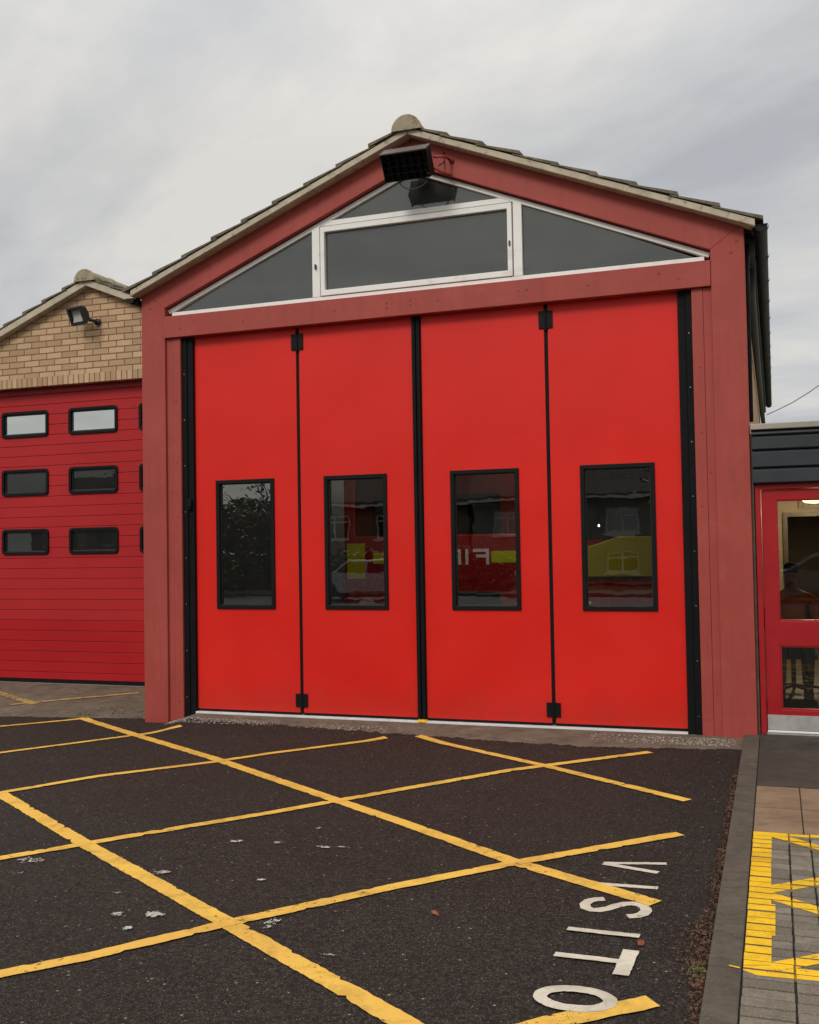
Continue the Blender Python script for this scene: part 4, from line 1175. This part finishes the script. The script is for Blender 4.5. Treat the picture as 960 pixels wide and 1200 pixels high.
def skin_mesh(name, nodes, edges, mat, parent, sub=2, root=0):
    me = bpy.data.meshes.new(name); me.from_pydata([n_[0] for n_ in nodes], edges, []); me.update()
    o = bpy.data.objects.new(name, me); COL.objects.link(o)
    sk = o.modifiers.new('skin', 'SKIN'); sk.use_smooth_shade = True
    for i, n_ in enumerate(nodes):
        d = me.skin_vertices[0].data[i]; r_ = n_[1]; d.radius = r_ if isinstance(r_, tuple) else (r_, r_); d.use_root = (i == root)
    sb = o.modifiers.new('sub', 'SUBSURF'); sb.levels = sub; sb.render_levels = sub
    me.materials.append(mat)
    if parent is not None:
        o.parent = parent
        if parent.type == 'EMPTY': o.matrix_parent_inverse = Matrix.Translation(parent.location).inverted()
    return o
def person(px, py, pz):
    """seated, facing -Y, hands on thighs"""
    def P(x, y, z): return (px + x, py + y, pz + z)
    nodes = [(P(0, 0, .52), (.15, .12)), (P(0, .0, .72), (.13, .10)), (P(0, 0, .90), (.155, .11)), (P(0, .0, 1.0), (.12, .085)), (P(0, -.01, 1.08), .05), (P(0, -.02, 1.16), (.068, .078)), (P(0, -.02, 1.25), (.074, .088))]
    E = [(0, 1), (1, 2), (2, 3), (3, 4), (4, 5), (5, 6)]
    for s in (-1, 1):
        i = len(nodes)
        nodes += [(P(s * .19, 0, .97), .052), (P(s * .25, -.02, .70), .042), (P(s * .17, -.22, .60), .032), (P(s * .14, -.30, .595), (.036, .02))]
        E += [(3, i), (i, i + 1), (i + 1, i + 2), (i + 2, i + 3)]
        h_ = i + 3
        for k, ln in enumerate((.07, .08, .075, .06)):
            j = len(nodes); ox = (k - 1.5) * .018
            nodes += [(P(s * (.14 - ox * 1), -.335, .598), .008), (P(s * (.138 - ox * 1.1), -.335 - ln * .5, .592), .0078), (P(s * (.136 - ox * 1.1), -.335 - ln, .580), .0065)]
            E += [(h_, j), (j, j + 1), (j + 1, j + 2)]
        j = len(nodes)
        nodes += [(P(s * .105, -.31, .598), .010), (P(s * .088, -.345, .590), .009)]; E += [(h_, j), (j, j + 1)]
        i = len(nodes)
        nodes += [(P(s * .10, -.05, .50), .085), (P(s * .13, -.44, .50), .062), (P(s * .13, -.46, .28), .050), (P(s * .13, -.44, .08), .036), (P(s * .13, -.56, .035), (.045, .03))]
        E += [(0, i), (i, i + 1), (i + 1, i + 2), (i + 2, i + 3), (i + 3, i + 4)]
    root = thing('person', 'person in an orange jacket sitting inside the entrance', 'person', (px, py, pz))
    body = skin_mesh('body', nodes, E, M['skin'], root)
    jn = [(P(0, 0, .55), (.165, .135)), (P(0, 0, .72), (.15, .12)), (P(0, 0, .90), (.172, .128)), (P(0, 0, 1.0), (.14, .10)), (P(0, -.005, 1.05), .068)]
    je = [(0, 1), (1, 2), (2, 3), (3, 4)]
    for s in (-1, 1):
        i = len(jn); jn += [(P(s * .195, 0, .97), .066), (P(s * .255, -.02, .70), .056), (P(s * .18, -.20, .61), .046)]; je += [(3, i), (i, i + 1), (i + 1, i + 2)]
    skin_mesh('jacket', jn, je, M['orange'], root)
    tn = [(P(0, 0, .50), (.165, .12))]; te = []
    for s in (-1, 1):
        i = len(tn); tn += [(P(s * .10, -.05, .50), .098), (P(s * .13, -.45, .50), .076), (P(s * .13, -.465, .28), .064), (P(s * .13, -.445, .10), .056)]; te += [(0, i), (i, i + 1), (i + 1, i + 2), (i + 2, i + 3)]
    skin_mesh('trousers', tn, te, M['navy'], root)
    for s in (-1, 1):
        MB().prismx([(py - .60, pz), (py - .40, pz), (py - .39, pz + .10), (py - .47, pz + .10), (py - .60, pz + .05)], px + s * .13 - .045, px + s * .13 + .045).build('shoe', M['black'], root, bevel=.012)
    hn = [(P(0, .03, 1.20), (.076, .075)), (P(0, .0, 1.29), (.083, .085)), (P(0, -.02, 1.31), (.075, .075))]
    skin_mesh('hair', hn, [(0, 1), (1, 2)], M['hair'], root)
    for s in (-1, 1):
        m_ = MB(); disc_stack(m_, 0, 0, [(.002, -.008), (.007, -.004), (.008, 0), (.007, .004), (.002, .008)], 8); m_.xf(Matrix.Translation(P(s * .028, -.098, 1.205)))
        m_.build('eye', M['black'], root, smooth=True)
    m_ = MB().prismx([(py - .10, pz + 1.205), (py - .128, pz + 1.165), (py - .10, pz + 1.158)], px - .012, px + .012); m_.build('nose', M['skin'], root, bevel=.003)
    m_ = MB().box(px - .022, px + .022, py - .103, py - .095, pz + 1.13, pz + 1.138); m_.build('mouth', M['engine_red'], root, bevel=.002)
    # chair
    c = thing('office_chair', 'black office chair inside the entrance under the seated person', 'chair', (px, py + .05, pz))
    MB().box(px - .23, px + .23, py - .33, py + .16, pz + .37, pz + .42).build('seat', M['navy'], c, bevel=.02)
    MB().box(px - .21, px + .21, py + .15, py + .20, pz + .50, pz + .92).build('backrest', M['navy'], c, bevel=.02)
    MB().tube([(px, py - .05, pz + .37), (px, py - .05, pz + .06)], .025, 10).tube([(px, py + .10, pz + .39), (px, py + .21, pz + .42), (px, py + .21, pz + .6)], .015, 8).build('stem', M['black'], c)
    for k in range(5):
        a = 2 * PI * k / 5 + .3
        MB().tube([(px, py - .05, pz + .08), (px + .27 * math.cos(a), py - .05 + .27 * math.sin(a), pz + .05)], [.022, .014], 8).tube([(px + .27 * math.cos(a) - .015, py - .05 + .27 * math.sin(a), pz + .026), (px + .27 * math.cos(a) + .015, py - .05 + .27 * math.sin(a), pz + .026)], .026, 12).build('foot', M['black'], c)
person(3.235, 2.55, PZ)

# ------------------------------------------------------------------ fire engine inside the bay
FE = thing('fire_engine', 'red fire engine with yellow reflective panels parked behind the folding doors', 'fire engine', (-.45, 2.2, 0))
EX0, EX1, EY = -1.66, .76, 2.2
body = MB().grid([EX0, EX0 + .14, EX1 - .14, EX1], [.55, 1.74, 2.72, 2.98], {(1, 1)}, EY, EY + .05)
body.box(EX0, EX0 + .05, EY + .05, EY + 2.0, .55, 1.75).box(EX1 - .05, EX1, EY + .05, EY + 2.0, .55, 1.75)
body.box(EX0, EX0 + .05, EY + .05, EY + .15, 1.75, 2.7).box(EX1 - .05, EX1, EY + .05, EY + .15, 1.75, 2.7).box(EX0, EX0 + .05, EY + 1.0, EY + 1.12, 1.75, 2.7).box(EX1 - .05, EX1, EY + 1.0, EY + 1.12, 1.75, 2.7)
body.box(EX0, EX0 + .05, EY + 1.9, EY + 2.0, 1.75, 2.7).box(EX1 - .05, EX1, EY + 1.9, EY + 2.0, 1.75, 2.7)
body.box(EX0, EX1, EY + .05, EY + 2.0, 2.7, 2.98).box(EX0, EX1, EY + 2.0, EY + 2.05, .55, 2.98)
body.box(EX0, EX1, EY + 2.1, EY + 7.2, .62, 3.05)
body.build('body', M['engine_red'], FE, bevel=.02)
MB().box(EX0 + .14, EX1 - .14, EY + .02, EY + .03, 1.74, 2.72).build('windscreen', M['vglass'], FE)
MB().box(EX1 - .03, EX1 - .02, EY + .15, EY + 1.0, 1.75, 2.7).box(EX0 + .02, EX0 + .03, EY + .15, EY + 1.0, 1.75, 2.7).build('side_window', M['vglass'], FE)
MB().box(EX0 - .02, EX1 + .02, EY - .16, EY + .1, .34, .66).build('bumper', M['engine_red'], FE, bevel=.02)
MB().box(EX0 + .55, EX1 - .55, EY - .014, EY, .76, 1.10).build('grille', M['black'], FE)
# livery
MB().box(.115, .395, EY - .006, EY - .001, 1.42, 1.55).box(-1.295, -1.165, EY - .006, EY - .001, 1.42, 1.55).build('reflective_patch', M['livery_yellow'], FE)
MB().box(-1.62, -1.40, EY - .006, EY - .001, 1.25, 1.66).build('reflective_patch', M['livery_yellow'], FE)
m = MB().prismx([(EY + .02, 1.27), (EY + 2.02, 1.27), (EY + 2.02, 1.75), (EY + 1.2, 1.75), (EY + .02, 1.60)], EX1 + .001, EX1 + .006).box(EX1 + .001, EX1 + .006, EY + 2.12, EY + 3.4, 1.2, 1.75).box(EX1 + .001, EX1 + .006, EY + 4.6, EY + 5.8, 1.2, 1.75)
m.build('side_reflective_band', M['livery_yellow'], FE)
# mirrored word on the front, as painted for rear-view mirrors
def ltr(ch, x1, z0, h, w, t):
    """strokes of a letter mirrored left-right; x1 is its right edge as seen"""
    m_ = MB(); y0_, y1_ = EY - .007, EY - .001
    X = lambda u: x1 - u
    B = lambda u0, u1, v0, v1: m_.box(X(u1), X(u0), y0_, y1_, z0 + v0, z0 + v1)
    if ch == 'F': B(0, t, 0, h); B(t, w, h - t, h); B(t, w * .8, h * .45, h * .45 + t)
    if ch == 'I': B(0, t, 0, h)
    if ch == 'R': B(0, t, 0, h); B(t, w * .85, h - t, h); B(w * .85 - .001, w, h * .5, h - t * .5); B(t, w * .85, h * .42, h * .42 + t); m_.prism([(X(w * .45), z0 + h * .42), (X(w * .45 + t), z0 + h * .42), (X(w + .005), z0), (X(w + .005 - t * 1.2), z0)], y0_, y1_)
    if ch == 'E': B(0, t, 0, h); B(t, w, h - t, h); B(t, w * .8, h * .45, h * .45 + t); B(t, w, 0, t)
    return m_
x = .090
for ch, wd in (('F', .185), ('I', .03), ('R', .19), ('E', .185)):
    ltr(ch, x, 1.40, .175, wd, .034).build('letter', M['livery_white'], FE, fix=True); x -= wd + .055
for s, cx in ((-1, EX0 + .28), (1, EX1 - .28)):
    MB().tube([(cx, EY - .03, .93), (cx, EY + .02, .93)], .10, 20).build('headlight', M['lens'], FE)
    MB().tube([(cx + s * .30, EY + .15, 2.5), (cx + s * .46, EY - .12, 2.45)], .014, 8).box(cx + s * .46 - .08, cx + s * .46 + .08, EY - .16, EY - .11, 1.98, 2.45).build('wing_mirror', M['black'], FE, bevel=.008)
    for wy in (EY + 1.25, EY + 5.6):
        wx_ = EX0 + .14 if s < 0 else EX1 - .14
        wl = MB().tube([(wx_ - .15, wy, .48), (wx_ + .15, wy, .48)], .48, 28).build('wheel', M['tyre'], FE, bevel=.02)
        MB().tube([(wx_ - .152, wy, .48), (wx_ + .152, wy, .48)], .27, 20).build('rim', M['chrome'], wl)
MB().box(EX0 + .3, EX1 - .3, EY + .2, EY + .5, 2.98, 3.12).build('light_bar', M['blue_lens'], FE, bevel=.03)
MB().box(EX0 + .3, EX1 - .3, EY + .3, EY + 6.8, .45, .70).build('chassis', M['black'], FE)
for k, (x, y) in enumerate(((.2, 1.1), (-1.9, 4.5))):  # unseen strip lights, added so the bay interior shows through the panes
    t = thing('strip_light', ['lit strip light hanging inside above the front of the fire engine', 'lit strip light hanging inside to the left of the fire engine'][k], 'light', (x, y, 3.3))
    MB().box(x - .05, x + .05, y - .6, y + .6, 3.32, 3.37).build('casing', M['white_frame'], t)
    MB().tube([(x, y - .58, 3.30), (x, y + .58, 3.30)], .016, 8).build('glow_tube', M['tube'], t)
    MB().tube([(x, y - .5, 3.37), (x, y - .5, 4.9)], .004, 5).tube([(x, y + .5, 3.37), (x, y + .5, 4.9)], .004, 5).build('chain', M['black'], t)
t = thing('inspection_lamp', 'small bright lamp hanging inside behind the rightmost window', 'lamp', (1.52, .9, 1.77))
MB().tube([(1.52, .9, 1.775), (1.52, .9, 1.795)], [.009, .005], 10).build('bulb', M['tube'], t)
MB().tube([(1.52, .9, 1.81), (1.52, .9, 4.8)], .004, 6).build('cord', M['black'], t)
al = bpy.data.lights.new('bay_strip_glow', 'AREA'); al.energy = 25; al.shape = 'RECTANGLE'; al.size = .1; al.size_y = 1.1; al.color = (1, .95, .88)  # added area lamps at the strip lights, to brighten the vehicles
ao = bpy.data.objects.new('bay_strip_glow', al); COL.objects.link(ao); ao.location = (.2, 1.1, 3.27)
ao2 = ao.copy(); COL.objects.link(ao2); ao2.location = (-1.9, 4.5, 3.27)

VN = thing('rescue_van', 'red van with a broad yellow band parked beside the fire engine', 'van', (1.75, 1.7, 0))
vx0, vx1, vy = .96, 2.52, 1.75
MB().prismx([(vy, .42), (vy - .05, .7), (vy, 1.20), (vy + .02, 1.24), (vy + 4.2, 1.24), (vy + 4.2, .42)], vx0, vx1).prismx([(vy + .75, 1.72), (vy + 1.35, 2.35), (vy + 4.2, 2.38), (vy + 4.2, 1.66), (vy + .75, 1.66)], vx0 + .04, vx1 - .04).build('body', M['engine_red'], VN, bevel=.03)
MB().prismx([(vy + .035, 1.241), (vy + .06, 1.60), (vy + .5, 1.66), (vy + 4.2, 1.66), (vy + 4.2, 1.241)], vx0 + .005, vx1 - .005).build('bonnet', M['engine_red'], VN, bevel=.02)
MB().prism([(vx0, 1.27), (vx1, 1.27), (vx1, 1.68), (vx0 + .62, 1.68), (vx0 + .34, 1.59), (vx0, 1.57)], vy - .012, vy + .030).build('front_yellow_band', M['livery_yellow'], VN, bevel=.008)
MB().prismx([(vy + .50, 1.665), (vy + .52, 1.66), (vy + 1.33, 2.34), (vy + 1.31, 2.35)], vx0 + .08, vx1 - .08).build('windscreen', M['lamp_grey'], VN)
MB().box(vx0 - .01, vx1 + .01, vy - .12, vy + .05, .30, .60).build('bumper', M['black'], VN, bevel=.03)
MB().box(vx0 + .4, vx1 - .4, vy - .062, vy - .03, .72, .98).build('grille', M['black'], VN)
for s in (-1, 1):
    cx = vx0 + .2 if s < 0 else vx1 - .2
    MB().box(cx - .15, cx + .15, vy - .06, vy + .02, .76, 1.02).build('headlight', M['lens'], VN, bevel=.02)
    MB().box(cx + s * .22 - .07, cx + s * .22 + .07, vy + .5, vy + .56, 1.55, 1.80).build('wing_mirror', M['black'], VN, bevel=.01)
    for wy in (vy + .85, vy + 3.3):
        wl = MB().tube([(cx - .10, wy, .34), (cx + .10, wy, .34)], .34, 24).build('wheel', M['tyre'], VN, bevel=.02)
        MB().tube([(cx - .11, wy, .34), (cx + .11, wy, .34)], .2, 16).build('rim', M['chrome'], wl)

# ------------------------------------------------------------------ what stands behind the photographer (seen mirrored in the panes)
def house(cx, y, w, d, he, hr, zg, mats, label, wins, grp='houses across the street'):
    h_ = thing('house', label, 'house', (cx, y, zg), grp)
    x0, x1 = cx - w / 2, cx + w / 2
    xs2 = [x0]; 
    cols_ = []
    for i, (a, b) in enumerate(wins['x']): xs2 += [x0 + a, x0 + b]; cols_.append(2 * i + 1)
    xs2 += [x1]
    zs2 = [zg]
    rows_ = []
    for j, (a, b) in enumerate(wins['z']): zs2 += [zg + a, zg + b]; rows_.append(2 * j + 1)
    zs2 += [zg + he]
    holes = {(i, j) for i in cols_ for j in rows_}
    # facade faces +y towards the station
    MB().grid(xs2, zs2, holes, y - .25, y).build('front_wall', mats[0], h_)
    MB().box(x0, x0 + .25, y - d, y - .25, zg, zg + he).box(x1 - .25, x1, y - d, y - .25, zg, zg + he).box(x0 + .25, x1 - .25, y - d, y - d + .25, zg, zg + he).build('wall', mats[0], h_)
    for i in cols_:
        for j in rows_:
            a, b, c, e = xs2[i], xs2[i + 1], zs2[j], zs2[j + 1]
            m_ = MB().ring([(a, c), (b, c), (b, e), (a, e)], [(a + .09, c + .09), (b - .09, c + .09), (b - .09, e - .09), (a + .09, e - .09)], y - .16, y - .06)
            m_.box((a + b) / 2 - .04, (a + b) / 2 + .04, y - .155, y - .065, c + .09, e - .09)
            m_.box(a + .09, b - .09, y - .154, y - .066, c + (e - c) * .68, c + (e - c) * .68 + .06)
            wf = m_.build('window', M['old_white'], h_)
            MB().box(a + .08, b - .08, y - .12, y - .11, c + .08, e - .08).build('pane', M['vglass'], wf)
            MB().box(a - .08, b + .08, y - .05, y + .08, c - .10, c).build('sill', M['old_white'], wf)
            MB().box(a, b, y - .9, y - .88, c, e).build('net_curtain', M['house_render'], wf)
    m_ = MB()
    m_.prismx([(y + .45, zg + he - .05), (y - d / 2, zg + hr), (y - d - .45, zg + he - .05), (y - d - .45, zg + he + .10), (y - d / 2, zg + hr + .18), (y + .45, zg + he + .10)], x0 - .2, x1 + .2)
    rf = m_.build('roof', M['house_roof'], h_)
    MB().box(x1 - 1.6, x1 - .8, y - d / 2 - .4, y - d / 2 + .4, zg + hr - .4, zg + hr + 1.1).build('chimney', mats[0], rf)
    MB().prismx([(y - .25, zg + he), (y - d / 2, zg + hr - .05), (y - d + .2, zg + he)], x0 + .02, x0 + .25).prismx([(y - .25, zg + he), (y - d / 2, zg + hr - .05), (y - d + .2, zg + he)], x1 - .25, x1 - .02).build('gable', mats[0], h_)
    MB().box(x0 - .1, x1 + .1, y + .36, y + .50, zg + he - .16, zg + he - .04).build('gutter', M['old_white'], h_)
    return h_
W_A = dict(x=[(1.0, 2.5), (4.1, 4.9), (6.4, 7.9)], z=[(.5, 1.45), (2.3, 3.5)])
house(-15.7, -40, 9, 7.5, 4.1, 6.9, -.3, (M['house_brick'],), 'brown brick house with white windows across the street', W_A)
house(-5.9, -39, 9.6, 7.5, 4.1, 6.9, -.3, (M['house_render'],), 'dull rendered house with brown roof across the street', W_A)
house(5.5, -38.5, 9, 7.5, 4.2, 6.6, -.3, (M['house_brick'],), 'lower brick house at the end of the row behind the autumn tree', dict(x=[(1.0, 2.6), (6.4, 8.0)], z=[(.6, 1.6), (2.5, 3.6)]))

house(-44, -50, 9, 7.5, 4.9, 7.3, -.3, (M['house_brick'],), 'brick house far left of the others, half behind trees', W_A)

def tree(x, y, zg, h, cr, label, leaf, n=2600, seed=1, bare=False):
    rnd = random.Random(seed)
    t = thing('tree', label, 'tree', (x, y, zg), 'trees across the street')
    m_ = MB()
    m_.tube([(x, y, zg - .2), (x + .1, y, zg + h * .3), (x + .2, y + .1, zg + h * .55)], [h * .035, h * .024, h * .014], 10)
    tips = []
    for k in range(16):
        a = 2 * PI * k / 16 * 2.4 + rnd.uniform(-.3, .3); z0_ = zg + h * rnd.uniform(.25, .55)
        r_ = cr * rnd.uniform(.5, .95); zt_ = zg + h * rnd.uniform(.5, .98)
        p0 = Vector((x + .12, y, z0_)); p2 = Vector((x + r_ * math.cos(a), y + r_ * math.sin(a), zt_)); p1 = p0.lerp(p2, .5) + Vector((0, 0, h * .05))
        m_.tube([p0, p1, p2], [h * .011, h * .006, h * .002], 6)
        tips.append(p2)
        for q in range(4):
            b = p1.lerp(p2, rnd.uniform(.1, .9)); e = b + Vector((rnd.uniform(-1, 1), rnd.uniform(-1, 1), rnd.uniform(-.1, .9))) * cr * .35
            m_.tube([b, e], [h * .003, h * .001], 5); tips.append(e)
    m_.build('trunk', M['bark'], t)
    m_ = MB()
    for _ in range(n):
        c = rnd.choice(tips); sp = cr * (.16 if bare else .22)
        p = c + Vector((rnd.gauss(0, sp), rnd.gauss(0, sp), rnd.gauss(0, sp * .8)))
        one_leaf(m_, p.x, p.y, p.z, rnd.uniform(.12, .30) * h / 9, rnd)
    m_.build('crown', leaf, t, fix=False)
tree(-18.9, -31, -.3, 3.5, 2.4, 'dark leafy tree to the far side of the brick house', M['leaf_dark'], 3000, 1)
tree(-23.5, -30, -.3, 4.9, 3.0, 'taller dark tree standing past the end of the hedge', M['leaf_dark'], 3200, 2)
tree(-17.4, -30.5, -.3, 5.6, 2.2, 'thin-crowned tree with visible branches beside the brick house', M['leaf_brown'], 260, 3, True)
tree(1.2, -33, -.3, 6.0, 2.6, 'autumn brown tree near the dull rendered house', M['leaf_brown'], 2400, 4)
tree(12, -36, -.3, 7.0, 3.2, 'broad dark tree beyond the parked cars', M['leaf_dark'], 3000, 5)
def hedge(x0, x1, y, z0, h, label, mat, seed, n=5200):
    rnd = random.Random(seed)
    t = thing('hedge', label, 'hedge', ((x0 + x1) / 2, y, z0), 'hedges across the street')
    m_ = MB()
    for _ in range(n):
        px = rnd.uniform(x0, x1); pz = z0 + h * rnd.random() * (1 + .08 * math.sin(px * 1.3)); py = y + rnd.gauss(0, .35)
        one_leaf(m_, px, py, pz, rnd.uniform(.08, .2), rnd)
    m_.build('foliage', mat, t, fix=False)
    m_ = MB(); k = x0 + .2
    while k < x1: m_.tube([(k, y, z0 - .1), (k + .1, y, z0 + h * .9)], [.04, .01], 5); k += .5
    m_.build('stem', M['bark'], t)
hedge(-16.3, -6.5, -29.6, -.3, 1.7, 'long dark green hedge in front of the brick houses', M['leaf_dark'], 3, 7000)
hedge(-27, -16.5, -30.4, -.3, 3.75, 'tall dense dark hedge past the first brick house', M['leaf_dark'], 9, 15000)
hedge(1.5, 14, -30.2, -.3, 1.4, 'brown hedge on the far side of the street by the rendered house', M['leaf_brown'], 4)

def car(x, y, mat, label):
    c = thing('parked_car', label, 'car', (x, y, -.25), 'cars parked along the street')
    z = -.25
    prof = [(-2.1, .30), (-2.15, .62), (-2.0, .85), (-1.15, .97), (-.45, 1.42), (.85, 1.45), (1.65, 1.02), (2.1, .95), (2.15, .55), (2.1, .30), (1.75, .30), (1.6, .56), (1.3, .66), (1.0, .56), (.85, .28), (-.95, .28), (-1.1, .56), (-1.4, .66), (-1.7, .56), (-1.85, .30)]
    MB().prism([(x + a, z + b) for a, b in prof], y - .84, y + .84).build('body', mat, c, bevel=.05, seg=3)
    for s in (-1, 1):
        yy = y + s * .842
        MB().prism([(x - .98, z + .98), (x - .42, z + 1.34), (x + .12, z + 1.37), (x + .12, z + .98)], min(yy, yy + s * .006), max(yy, yy + s * .006)).prism([(x + .2, z + .98), (x + .2, z + 1.37), (x + .82, z + 1.37), (x + 1.38, z + 1.02)], min(yy, yy + s * .006), max(yy, yy + s * .006)).build('side_window', M['black'], c)
        for wx_ in (-1.4, 1.3):
            wl = MB().tube([(x + wx_, y + s * .68, z + .31), (x + wx_, y + s * .86, z + .31)], .31, 24).build('wheel', M['tyre'], c, bevel=.02)
            MB().tube([(x + wx_, y + s * .69, z + .31), (x + wx_, y + s * .868, z + .31)], .19, 14).build('rim', M['chrome'], wl)
        MB().box(x - 2.17, x - 2.0, y + s * .62 - .14, y + s * .62 + .14, z + .62, z + .74).build('headlight', M['lens'], c, bevel=.02)
        MB().box(x + 2.04, x + 2.17, y + s * .66 - .1, y + s * .66 + .1, z + .72, z + .90).build('tail_light', M['red_lens'], c, bevel=.02)
    MB().add([(x - 1.13, y - .70, z + .995), (x - 1.13, y + .70, z + .995), (x - .49, y + .62, z + 1.415), (x - .49, y - .62, z + 1.415)], [(0, 1, 2, 3)]).build('windscreen', M['black'], c)
car(4.6, -24.2, M['car_silver'], 'silver hatchback parked at the far kerb behind the verge')
car(10.4, -24.4, M['car_dark'], 'dark hatchback parked at the far kerb beyond the silver one')
car(-10.2, -24.3, M['car_silver'], 'silver hatchback parked further along opposite the hedge')

# overhead cable leaving the rear of the station to a pole out to the right
cb = thing('overhead_cable', 'thin grey cable rising from behind the roof across the sky', 'cable', (3.2, 13, 4.2))
pts = [(3.0, 12.9, 4.12)]
for k in range(15):
    t_ = k / 14; xx = 3.2 + t_ * 4.2; pts.append((xx, 13, 4.215 + .60 * (xx - 3.2) ** 1.15 * (.9 + .08 * (xx - 3.2))))
MB().tube(pts, .010, 6).build('wire', M['cable'], cb, smooth=True)
zt_ = pts[-1][2]
pl = thing('utility_pole', 'timber utility pole at the outer end of the overhead cable', 'pole', (7.45, 13, 0))
MB().tube([(7.45, 13, -.5), (7.45, 13, zt_ + .4)], [.14, .10], 12).build('post', M['pole'], pl)
MB().box(7.0, 7.9, 12.94, 13.06, zt_ + .05, zt_ + .15).build('crossarm', M['pole'], pl)

# ------------------------------------------------------------------ sky, sun, camera
SUN_EL, SUN_AZ = 40, 196      # azimuth measured clockwise from +Y; the sun is behind the photographer
wd = bpy.data.worlds.new('World'); sc.world = wd; wd.use_nodes = True
nt = wd.node_tree
for n_ in list(nt.nodes): nt.nodes.remove(n_)
out = nt.nodes.new('ShaderNodeOutputWorld'); bg = nt.nodes.new('ShaderNodeBackground'); bg.inputs[1].default_value = .10
sky = nt.nodes.new('ShaderNodeTexSky'); sky.sky_type = 'NISHITA'; sky.sun_disc = False
sky.sun_elevation = R(SUN_EL); sky.sun_rotation = R(SUN_AZ); sky.altitude = 50; sky.dust_density = 2
tc = nt.nodes.new('ShaderNodeTexCoord')
# clouds on a flat layer: divide the direction by its height
sp = nt.nodes.new('ShaderNodeSeparateXYZ'); nt.links.new(tc.outputs['Generated'], sp.inputs[0])
den = mth(nt, 'MAXIMUM', mth(nt, 'ADD', sp.outputs[2], .18), .05)
cv = nt.nodes.new('ShaderNodeCombineXYZ')
nt.links.new(mth(nt, 'DIVIDE', sp.outputs[0], den), cv.inputs[0]); nt.links.new(mth(nt, 'DIVIDE', sp.outputs[1], den), cv.inputs[1])
cvm = mapped(nt, cv.outputs[0], (1, 1, 1), (3.3, 1.2, 0), (0, 0, R(25)))
cvm = mapped(nt, cvm, (.75, 1.25, 1))
n1 = noise(nt, cvm, 1.05, 7, .52, .6)
n2 = noise(nt, cvm, 2.6, 7, .55, .3)
nn = mth(nt, 'ADD', mth(nt, 'MULTIPLY', n1, .56), mth(nt, 'MULTIPLY', n2, .44))
cloud = ramp(nt, nn, [(.36, (4.95, 5.05, 5.25)), (.44, (5.9, 5.93, 6.0)), (.52, (6.9, 6.8, 6.6)), (.60, (8.1, 7.8, 7.25))])
# brighter overhead, as an overcast sky is
zen = mth(nt, 'ADD', .95, mth(nt, 'MULTIPLY', mth(nt, 'MAXIMUM', mth(nt, 'SUBTRACT', sp.outputs[2], .35), 0), 1.5))
vm = nt.nodes.new('ShaderNodeVectorMath'); vm.operation = 'SCALE'
nt.links.new(cloud, vm.inputs[0]); nt.links.new(zen, vm.inputs['Scale'])
col = mix(nt, .90, sky.outputs[0], vm.outputs[0])
nt.links.new(col, bg.inputs[0]); nt.links.new(bg.outputs[0], out.inputs[0])

sl = bpy.data.lights.new('sun', 'SUN'); sl.energy = 1.45; sl.angle = R(18); sl.color = (1, .94, .86)
so = bpy.data.objects.new('sun', sl); COL.objects.link(so)
d = Vector((math.sin(R(SUN_AZ)) * math.cos(R(SUN_EL)), math.cos(R(SUN_AZ)) * math.cos(R(SUN_EL)), math.sin(R(SUN_EL))))
so.rotation_euler = d.to_track_quat('Z', 'Y').to_euler()

cam = bpy.data.cameras.new('camera'); co = bpy.data.objects.new('camera', cam); COL.objects.link(co)
cam.sensor_fit = 'VERTICAL'; cam.sensor_height = 24; cam.lens = 1208.28 / 1200 * 24; cam.clip_start = .05; cam.clip_end = 1500
yaw, pit, rol = -.3402, .0323, -.0170
fw = Vector((math.sin(yaw) * math.cos(pit), math.cos(yaw) * math.cos(pit), math.sin(pit)))
r_ = fw.cross(Vector((0, 0, 1))).normalized(); u_ = r_.cross(fw)
r2 = math.cos(rol) * r_ + math.sin(rol) * u_; u2 = -math.sin(rol) * r_ + math.cos(rol) * u_
mt = Matrix((r2, u2, -fw)).transposed().to_4x4(); mt.translation = Vector((3.0914, -8.9089, 1.628))
co.matrix_world = mt
sc.camera = co
sc.view_settings.view_transform = 'Standard'; sc.view_settings.look = 'None'; sc.view_settings.exposure = 0; sc.view_settings.gamma = 1
sc.view_settings.use_curve_mapping = False
sc.render.engine = 'CYCLES'
sc.cycles.use_denoising = True
sc.cycles.max_bounces = 8; sc.cycles.transparent_max_bounces = 16
